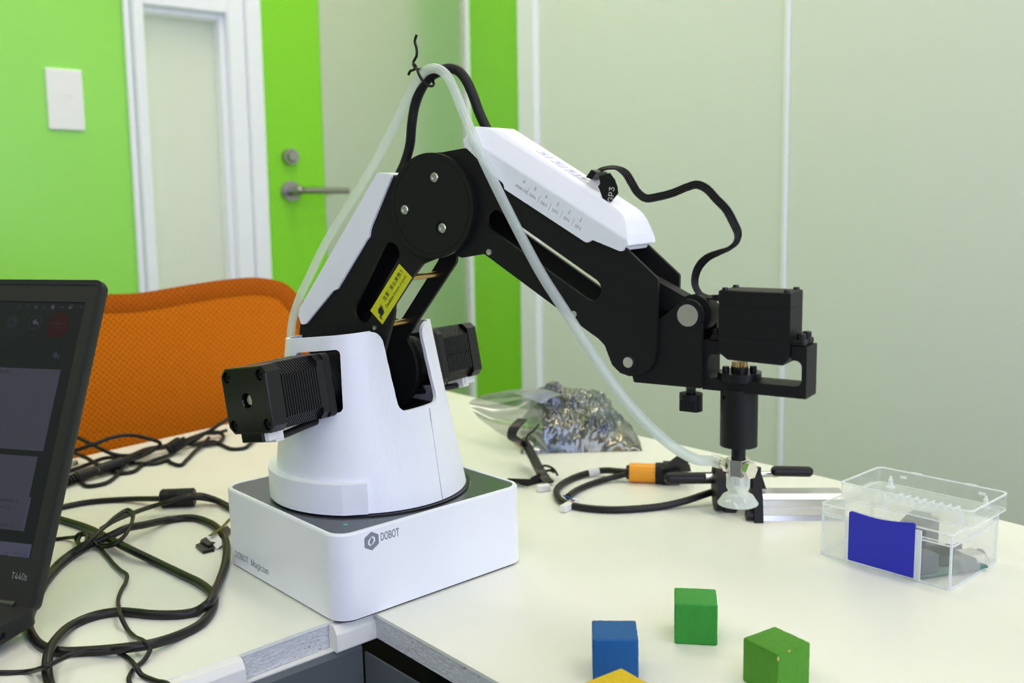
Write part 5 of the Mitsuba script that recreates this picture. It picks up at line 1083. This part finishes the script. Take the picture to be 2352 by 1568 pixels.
bw_ = [(0.22078, 0.04916, 0.008), (0.23679, 0.05993, 0.01), (0.2362, 0.05289, 0.009), (0.23975, 0.05724, 0.004)]
WT = [(0.22502, 0.06294, 0.011), (0.23127, 0.06119, 0.013), (0.23412, 0.05477, 0.012), (0.23408, 0.05012, 0.01), (0.23666, 0.05399, 0.007), (0.23787, 0.06112, 0.007), (0.23223, 0.06355, 0.006)]
single('twist_wire', tube(WT + [(0.22987, 0.05451, 0.01), (0.23888, 0.05508, 0.008), (0.24065, 0.05291, 0.003)], .0011, 8), CABLE, 'black wire tie beside the ribbon lead on the desk', 'cable tie', smooth=True)

SN = thing('infrared_sensor', 'orange tubular sensor on a looped black cable', 'sensor')
s0, s1 = [np.array(q) for q in [(0.27986, -0.00184, 0.0092), (0.29425, -0.02091, 0.0092)]]
sd = (s1 - s0) / np.linalg.norm(s1 - s0)
sd[2] = 0
rS = .0088
add(SN, 'barrel', xf(turned([(0, 0), (rS - .0008, 0), (rS, .0008), (rS, np.linalg.norm(s1 - s0)), (0, np.linalg.norm(s1 - s0))], 40), frame(s0, np.cross([0, 0, 1.0], sd), np.cross(sd, np.cross([0, 0, 1.0], sd)))), ORANGE, smooth=30, label='orange barrel')
add(SN, 'collar', cyl(s1, s1 + sd * .007, .0098, n=40), BLACK)
add(SN, 'nut', ext(Polygon([(.0118 * math.cos(i * PI / 3), .0118 * math.sin(i * PI / 3)) for i in range(6)]), .006).transform(np.column_stack([np.cross([0, 0, 1.0], sd), [0, 0, 1.0], sd, s1 + sd * .0065])), BLACK, smooth=False)
add(SN, 'lens_head', cyl(s1 + sd * .012, s1 + sd * .022, .0108, .0095, 40), BLACKS)
add(SN, 'lens', cyl(s1 + sd * .0215, s1 + sd * .0225, .0045, n=24), pr('violet_lens', (.05, .015, .04), .2), label='dark violet lens')
nt = [(0.28338, -0.03707, 0.018), (0.29994, -0.04351, 0.028), (0.30343, -0.05161, 0.024), (0.31903, -0.04248, 0.01), (0.32077, -0.02699, 0.004)]
ntv = np.array(nt)
add(SN, 'mount', Manifold.hull_points(np.vstack([ntv, ntv + [.003, .004, 0]])) - cyl(ntv[2] + [-.008, -.012, -.003], ntv[2] + [.012, .014, -.003], .0018, n=20), BLACK, smooth=False, label='black mounting plate')
add(SN, 'gland', cyl(s0, s0 - sd * .003, .0072, .006, 32), BLACKS)
cp = [(0.27986, -0.00184, 0.0092), (0.27656, 0.00918, 0.0085), (0.27606, 0.02632, 0.006), (0.2664, 0.03579, 0.004), (0.24765, 0.03747, 0.003), (0.2237, 0.03055, 0.003), (0.20569, 0.01894, 0.003), (0.19178, 0.00095, 0.003), (0.18687, -0.0146, 0.003), (0.1905, -0.03164, 0.003), (0.20117, -0.04908, 0.003), (0.21806, -0.06308, 0.003), (0.23854, -0.07417, 0.003), (0.25652, -0.08294, 0.005), (0.27163, -0.08959, 0.008), (0.28403, -0.09392, 0.01)]
add(SN, 'cable', tube(cp, .0030, 14), CABLE, smooth=True)
cp2 = [(0.27702, -0.00115, 0.008), (0.26554, 0.01003, 0.004), (0.24489, 0.01252, 0.003), (0.2211, 0.0086, 0.003), (0.19978, -0.0012, 0.004)]
add(SN, 'cable', tube(cp2, .0027, 14), CABLE, smooth=True)
sl2 = [np.array(q) for q in [(0.2645, 0.03567, 0.004), (0.27285, 0.03004, 0.0055)]]
add(SN, 'sleeve', cyl(sl2[0], sl2[1], .0037, n=24), pr('clear_sleeve', (.62, .62, .60), .25), smooth=30, label='clear sleeve')
for c_, pts in (((.010, .06, .30), [(0.19915, 0.003, 0.004), (0.1938, -0.00932, 0.006), (0.19042, -0.01791, 0.006), (0.19982, -0.01176, 0.004)]), ((.45, .19, .06), [(0.19144, -0.00316, 0.004), (0.18678, -0.01315, 0.005), (0.1877, -0.01852, 0.006), (0.18807, -0.02124, 0.005)])):
    add(SN, 'wire', tube(pts, .0008, 8), pr(numbered('wire_tint'), c_, .4), smooth=True, label='thin coloured wire')
wq = [(0.17416, -0.02053, 0.0005), (0.19722, -0.01426, 0.0005)]
plug4(SN, wq[0], wq[1], 'white plug')

# pneumatic gripper lying on its side
GP = thing('gripper', 'black two finger gripper with an aluminium cylinder lying beyond the suction cup', 'gripper')
g0, g1 = [np.array(q) for q in [(0.27298, -0.15034, 0.0), (0.31, -0.18797, 0.0)]]
gd = (g1 - g0); gd[2] = 0; GL = np.linalg.norm(gd); gd /= GL
gn = np.array([-gd[1], gd[0], 0])
GA = mat4(np.stack([gd, gn, [0, 0, 1]], 1), g0)
def gx(px, py, off):
    return None
gz = [q[2] for q in [(0.28463, -0.16218, 0.0)]]
pf = Polygon([(0, 0), (.022, 0), (.024, .0018), (.0225, .0030), (.0225, .0072), (.0245, .0085), (.0245, .0135), (.0225, .0148), (.0225, .0190), (.020, .0215), (.0045, .0215), (0, .0180), (.0015, .0165), (.0015, .0118), (-.0008, .0105), (-.0008, .0052), (.0010, .0042)])
XP3 = np.array([[0, 0, 1, 0], [1, 0, 0, 0], [0, 1, 0, 0]], float)
add(GP, 'cylinder', ext(pf, GL + .012).transform(XP3), ALU, GA, False, label='ribbed aluminium cylinder')
tri_ = Polygon([(-.004, -.0003), (.009, -.0003), (.026, .008), (.026, .033), (.018, .040), (.008, .034), (-.002, .022)])
plate_ = round_poly([(-.006, 0), (-.001, -.0002), (.006, .003), (.024, .004), (.026, .020), (.018, .0385), (.010, .0385), (.002, .026), (-.003, .014)], .001)
add(GP, 'end_block', ext(plate_, .007).transform(XP3).translate([-.0075, 0, 0]), BLACK, GA, 25, label='black end block')
add(GP, 'arm', Manifold.hull_points(np.array([[-.012, .008, .026], [-.012, .014, .026], [.004, .008, .024], [.004, .016, .024], [-.010, .010, .036], [-.002, .010, .0385], [.000, .016, .0385], [-.016, .012, .031], [-.020, .013, .027]])), BLACK, GA, 20)
add(GP, 'bolt', cyl((-.003, .011, .036), (-.003, .011, .0415), .0030, n=24), BLACKS, GA, 25)
add(GP, 'foot_screw', cyl((-.0135, .0015, .0045), (-.0070, .0015, .0045), .0040, n=28) - cyl((-.02, .0015, .0045), (-.0115, .0015, .0045), .0018, n=6), BLACKS, GA, 25)
rods = [[np.array(q) for q in [(0.32106, -0.14638, 0.029), (0.26284, -0.10062, 0.029)]]]
ra, rb_ = rods[0]
rdv = (ra - rb_) / np.linalg.norm(ra - rb_)
add(GP, 'guide_rod', cyl(rb_, ra, .0026, n=28), STEEL, label='bright steel rod')
add(GP, 'guide_collar', Manifold.batch_boolean([cyl(ra - rdv * .0165, ra - rdv * .0150, .0034, n=28), cyl(ra - rdv * .0142, ra - rdv * .0130, .0032, n=28)], manifold3d.OpType.Add), NICKEL)
pc = [np.array(q) for q in [(0.32124, -0.16574, 0.034), (0.29948, -0.13941, 0.034)]]
add(GP, 'finger_cap', rbox(0, np.linalg.norm(pc[0] - pc[1]), -.0045, .0045, -.0042, .0042, .004).transform(np.column_stack([(pc[0] - pc[1]) / np.linalg.norm(pc[0] - pc[1]), np.cross([0, 0, 1.0], (pc[0] - pc[1]) / np.linalg.norm(pc[0] - pc[1])), [0, 0, 1.0], pc[1]])), BLACKS, smooth=30, label='round black finger')
fa_ = [np.array(q) for q in [(0.24325, -0.07307, 0.026), (0.27092, -0.09993, 0.026)]]
add(GP, 'finger_cap', rbox(0, np.linalg.norm(fa_[1] - fa_[0]) + .006, -.0046, .0046, -.0048, .0048, .0042).transform(np.column_stack([(fa_[1] - fa_[0]) / np.linalg.norm(fa_[1] - fa_[0]), np.cross([0, 0, 1.0], (fa_[1] - fa_[0]) / np.linalg.norm(fa_[1] - fa_[0])), [0, 0, 1.0], fa_[0]])), BLACKS, smooth=30, label='round black finger')
wheel = [np.array(q) for q in [(0.27047, -0.10392, 0.019)]][0]
add(GP, 'pivot_disc', cyl(wheel, wheel + gd * .008, .0190, n=48), BLACK, smooth=30, label='black pivot disc')
jw = [(0.26348, -0.10371, 0.028), (0.27414, -0.12303, 0.026), (0.29139, -0.12236, 0.01), (0.26737, -0.12306, 0.0015), (0.26985, -0.10679, 0.002), (0.26925, -0.09138, 0.012)]
jwv = np.array(jw)
add(GP, 'jaw', Manifold.hull_points(np.vstack([np.array([(0.27711, -0.09907, 0.01), (0.27897, -0.11617, 0.022), (0.28623, -0.12167, 0.008), (0.27372, -0.12371, 0.0005), (0.26815, -0.11643, 0.0005)]), np.array([(0.27711, -0.09907, 0.01), (0.27897, -0.11617, 0.022), (0.28623, -0.12167, 0.008), (0.27372, -0.12371, 0.0005), (0.26815, -0.11643, 0.0005)]) + gn * .008])), BLACK, smooth=20, label='black jaw')
br2 = [(0.26328, -0.1091, 0.034), (0.29236, -0.12948, 0.032), (0.29664, -0.12979, 0.018), (0.2731, -0.10197, 0.018)]
add(GP, 'bridge', Manifold.hull_points(np.vstack([np.array(br2) + gn * .004, np.array(br2) + gn * .010])), BLACK, smooth=20)
lk2 = [(0.28793, -0.11789, 0.006), (0.29601, -0.13169, 0.008), (0.29179, -0.13462, 0.004), (0.28508, -0.12342, 0.003)]
add(GP, 'lower_link', Manifold.hull_points(np.vstack([np.array(lk2), np.array(lk2) + gn * .006])), BLACK, smooth=20)

# ---------------------------------------------------------------- clear storage box with a case lid on it
BX0, BX1, BY0, BY1, BZ = .2413, .3150, -.3165, -.2208, .0385
SB = thing('storage_box', 'clear plastic box with a blue catch at the right', 'box')
def shell(x0, x1, y0, y1, z0, z1, r, top=False, bottom=True):
    p = rrect(x0, x1, y0, y1, r, 6); c = np.array(p.exterior.coords)[:-1]; n = len(c); j = np.arange(n); q = (j + 1) % n
    v = np.vstack([np.column_stack([c, np.full(n, z0)]), np.column_stack([c, np.full(n, z1)])])
    f = [np.stack([j, q, n + q], 1), np.stack([j, n + q, n + j], 1)]
    pv = [v]; k = 2 * n
    for on, z, base in ((bottom, z0, 0), (top, z1, n)):
        if on:
            pv.append(np.array([[(x0 + x1) / 2, (y0 + y1) / 2, z]])); f.append(np.stack([base + j, base + q, np.full(n, k)], 1)); k += 1
    return np.vstack(pv), np.vstack(f)
def hoop(x0, x1, y0, y1, z, r, w, h):
    p = rrect(x0, x1, y0, y1, r, 6)
    return ext(p.buffer(.0002).difference(p.buffer(-w)), h).translate([0, 0, z])
add(SB, 'tub', shell(BX0, BX1, BY0, BY1, .0008, BZ - .008, .003), MILKY, smooth=30)
add(SB, 'lid', shell(BX0 - .0006, BX1 + .0006, BY0 - .0006, BY1 + .0006, BZ - .008, BZ, .0035, True, False), MILKY, smooth=30)
for z, h in ((.0003, .0012), (BZ - .0088, .0009), (BZ - .0068, .0007), (BZ - .0009, .0010)):
    add(SB, 'rim', hoop(BX0 - .0004, BX1 + .0004, BY0 - .0004, BY1 + .0004, z, .003, .0009, h), EDGE, smooth=30)
for a, b in ((BX0 + .0010, BY0 + .0010), (BX1 - .0010, BY0 + .0010), (BX0 + .0010, BY1 - .0010), (BX1 - .0010, BY1 - .0010)):
    add(SB, 'corner_post', cyl((a, b, .001), (a, b, BZ - .001), .0010, n=12), EDGE, smooth=True)
cl = [(-0.24431, 0.03856), (-0.29277, 0.04107), (-0.29136, 0.00134), (-0.24382, 0.00127)]
cy0, cy1 = (cl[1][0] + cl[2][0]) / 2, (cl[0][0] + cl[3][0]) / 2; cz0, cz1 = .0015, (cl[0][1] + cl[1][1]) / 2
zl, zr_ = cl[0][1], cl[1][1]
cat = [(cy0, cz0 + .001), (cy0, zr_ - .001)] + [(cy0 + (cy1 - cy0) * t_, zr_ + (zl - zr_) * t_ - .0022 * math.sin(t_ * PI) ** 1.2) for t_ in np.linspace(.03, .97, 14)] + [(cy1, zl - .001), (cy1, cz0 + .001)]
cp_ = round_poly(cat, .0012)
add(SB, 'catch', ext(cp_, .0012).transform(np.array([[0, 0, -1, 0], [1, 0, 0, 0], [0, 1, 0, 0]], float)).translate([BX0 - .0012, 0, 0]), BLUEP, smooth=30, label='deep blue catch plate')
add(SB, 'catch_frame', ext(sbox(cy0 - .0042, .001, cy0 - .0002, BZ - .002), .0016).transform(np.array([[0, 0, -1, 0], [1, 0, 0, 0], [0, 1, 0, 0]], float)).translate([BX0 - .0006, 0, 0]), EDGE, smooth=False, label='milky catch frame')
add(SB, 'catch_frame', ext(sbox(cy1 + .0002, .001, cy1 + .0030, BZ - .004), .0016).transform(np.array([[0, 0, -1, 0], [1, 0, 0, 0], [0, 1, 0, 0]], float)).translate([BX0 - .0006, 0, 0]), EDGE, smooth=False, label='milky catch frame')
# inside: a board with its parts and a black block
PCB = pr('circuit_board', (.05, .16, .12), .45); PLB = pr('blue_grey_plastic', (.06, .075, .09), .45)
pcb = thing('circuit_board', 'small green circuit board with connectors lying in the clear box', 'circuit board')
PA_ = mat4(rotz(-.45), (.2755, -.2955, .0022))
add(pcb, 'board', cbox(-.029, .026, -.014, .014, 0, .0016, .0003), PCB, PA_, False)
add(pcb, 'port', cbox(-.030, -.014, -.013, -.0005, .0016, .0145, .0004), PLB, PA_, False); add(pcb, 'port', cbox(.014, .027, -.010, .004, .0016, .0085, .0004), STEEL, PA_, False)
add(pcb, 'chip', cbox(-.006, .006, -.005, .007, .0016, .0030, .0002), BLACKS, PA_, False); add(pcb, 'header', cbox(-.026, .024, .0095, .0135, .0016, .0095, .0003), BLACKS, PA_, False)
blk = single('black_module', Manifold.batch_boolean([cbox(-.018, .018, -.011, .011, 0, .022, .0008), cbox(-.012, .012, -.007, .007, .0215, .026, .0006)], manifold3d.OpType.Add), PLB, 'dark boxy module at the back of the clear box', 'electronics', mat4(rotz(.2), (.293, -.268, .0015)), 25)
blk2 = single('black_plug', cyl((0, 0, .005), (.020, .004, .005), .0042, n=24) + cbox(-.012, .002, -.005, .005, .0005, .0095, .0008), PLB, 'small dark plug at the front of the clear box', 'plug', mat4(rotz(-.2), (.283, -.309, .0015)), 25)
# the case lid, an upturned shallow clear tray
CX0, CX1, CY0, CY1 = .2585, .3180, -.3210, -.2245
CL = thing('case_lid', 'clear shallow case lid upside down on the clear box', 'case lid')
CA_ = mat4(np.eye(3), (0, 0, 0))
zb_, zt_ = BZ + .0008, BZ + .0125
add(CL, 'floor', shell(CX0, CX1, CY0, CY1, zb_, zb_ + .0001, .005, True, False), CLEARP, smooth=False)
add(CL, 'wall', shell(CX0, CX1, CY0, CY1, zb_, zt_, .005, False, False), CLEARP, smooth=30)
add(CL, 'rim', hoop(CX0, CX1, CY0, CY1, zt_ - .0006, .005, .0011, .0008), EDGE, smooth=30)
add(CL, 'rim', hoop(CX0, CX1, CY0, CY1, zb_ - .0004, .005, .0010, .0006), EDGE, smooth=30)
for a, b in ((CX1 - .009, CY0 + .012), (CX1 - .009, CY1 - .014), (CX0 + .010, CY0 + .012), (CX0 + .010, CY1 - .030)):
    add(CL, 'standoff', xf(turned([(.0036, zb_), (.0034, zb_ + .0008), (.0018, zb_ + .0012), (.0016, zb_ + .0062), (.0010, zb_ + .0068), (.0009, zb_ + .0085), (0, zb_ + .0085)], 24), mat4(np.eye(3), (a, b, 0))), EDGE, smooth=30)
for i in range(8):
    y = CY0 + .024 + i * .0060
    add(CL, 'vent_rib', cbox(CX0 + .026, CX0 + .038, y, y + .0016, zb_ - .0002, zb_ + .0016, .0003), EDGE, smooth=False)
for i in range(5):
    y = CY0 + .034 + i * .0075
    add(CL, 'vent_rib', cbox(CX0 + .014, CX0 + .021, y, y + .0012, zb_ - .0002, zb_ + .0010, .0003), EDGE, smooth=False)
for y in (CY0 + .016, CY1 - .022): add(CL, 'clip', cbox(CX1 - .0006, CX1 + .0006, y, y + .005, zb_ + .0058, zb_ + .0078, .0002), EDGE, smooth=False)
for y in (CY0 + .022, CY1 - .034): add(CL, 'clip', cbox(CX1 - .0008, CX1 + .0008, y, y + .008, zt_ - .001, zt_ + .0006, .0003), EDGE, smooth=False)
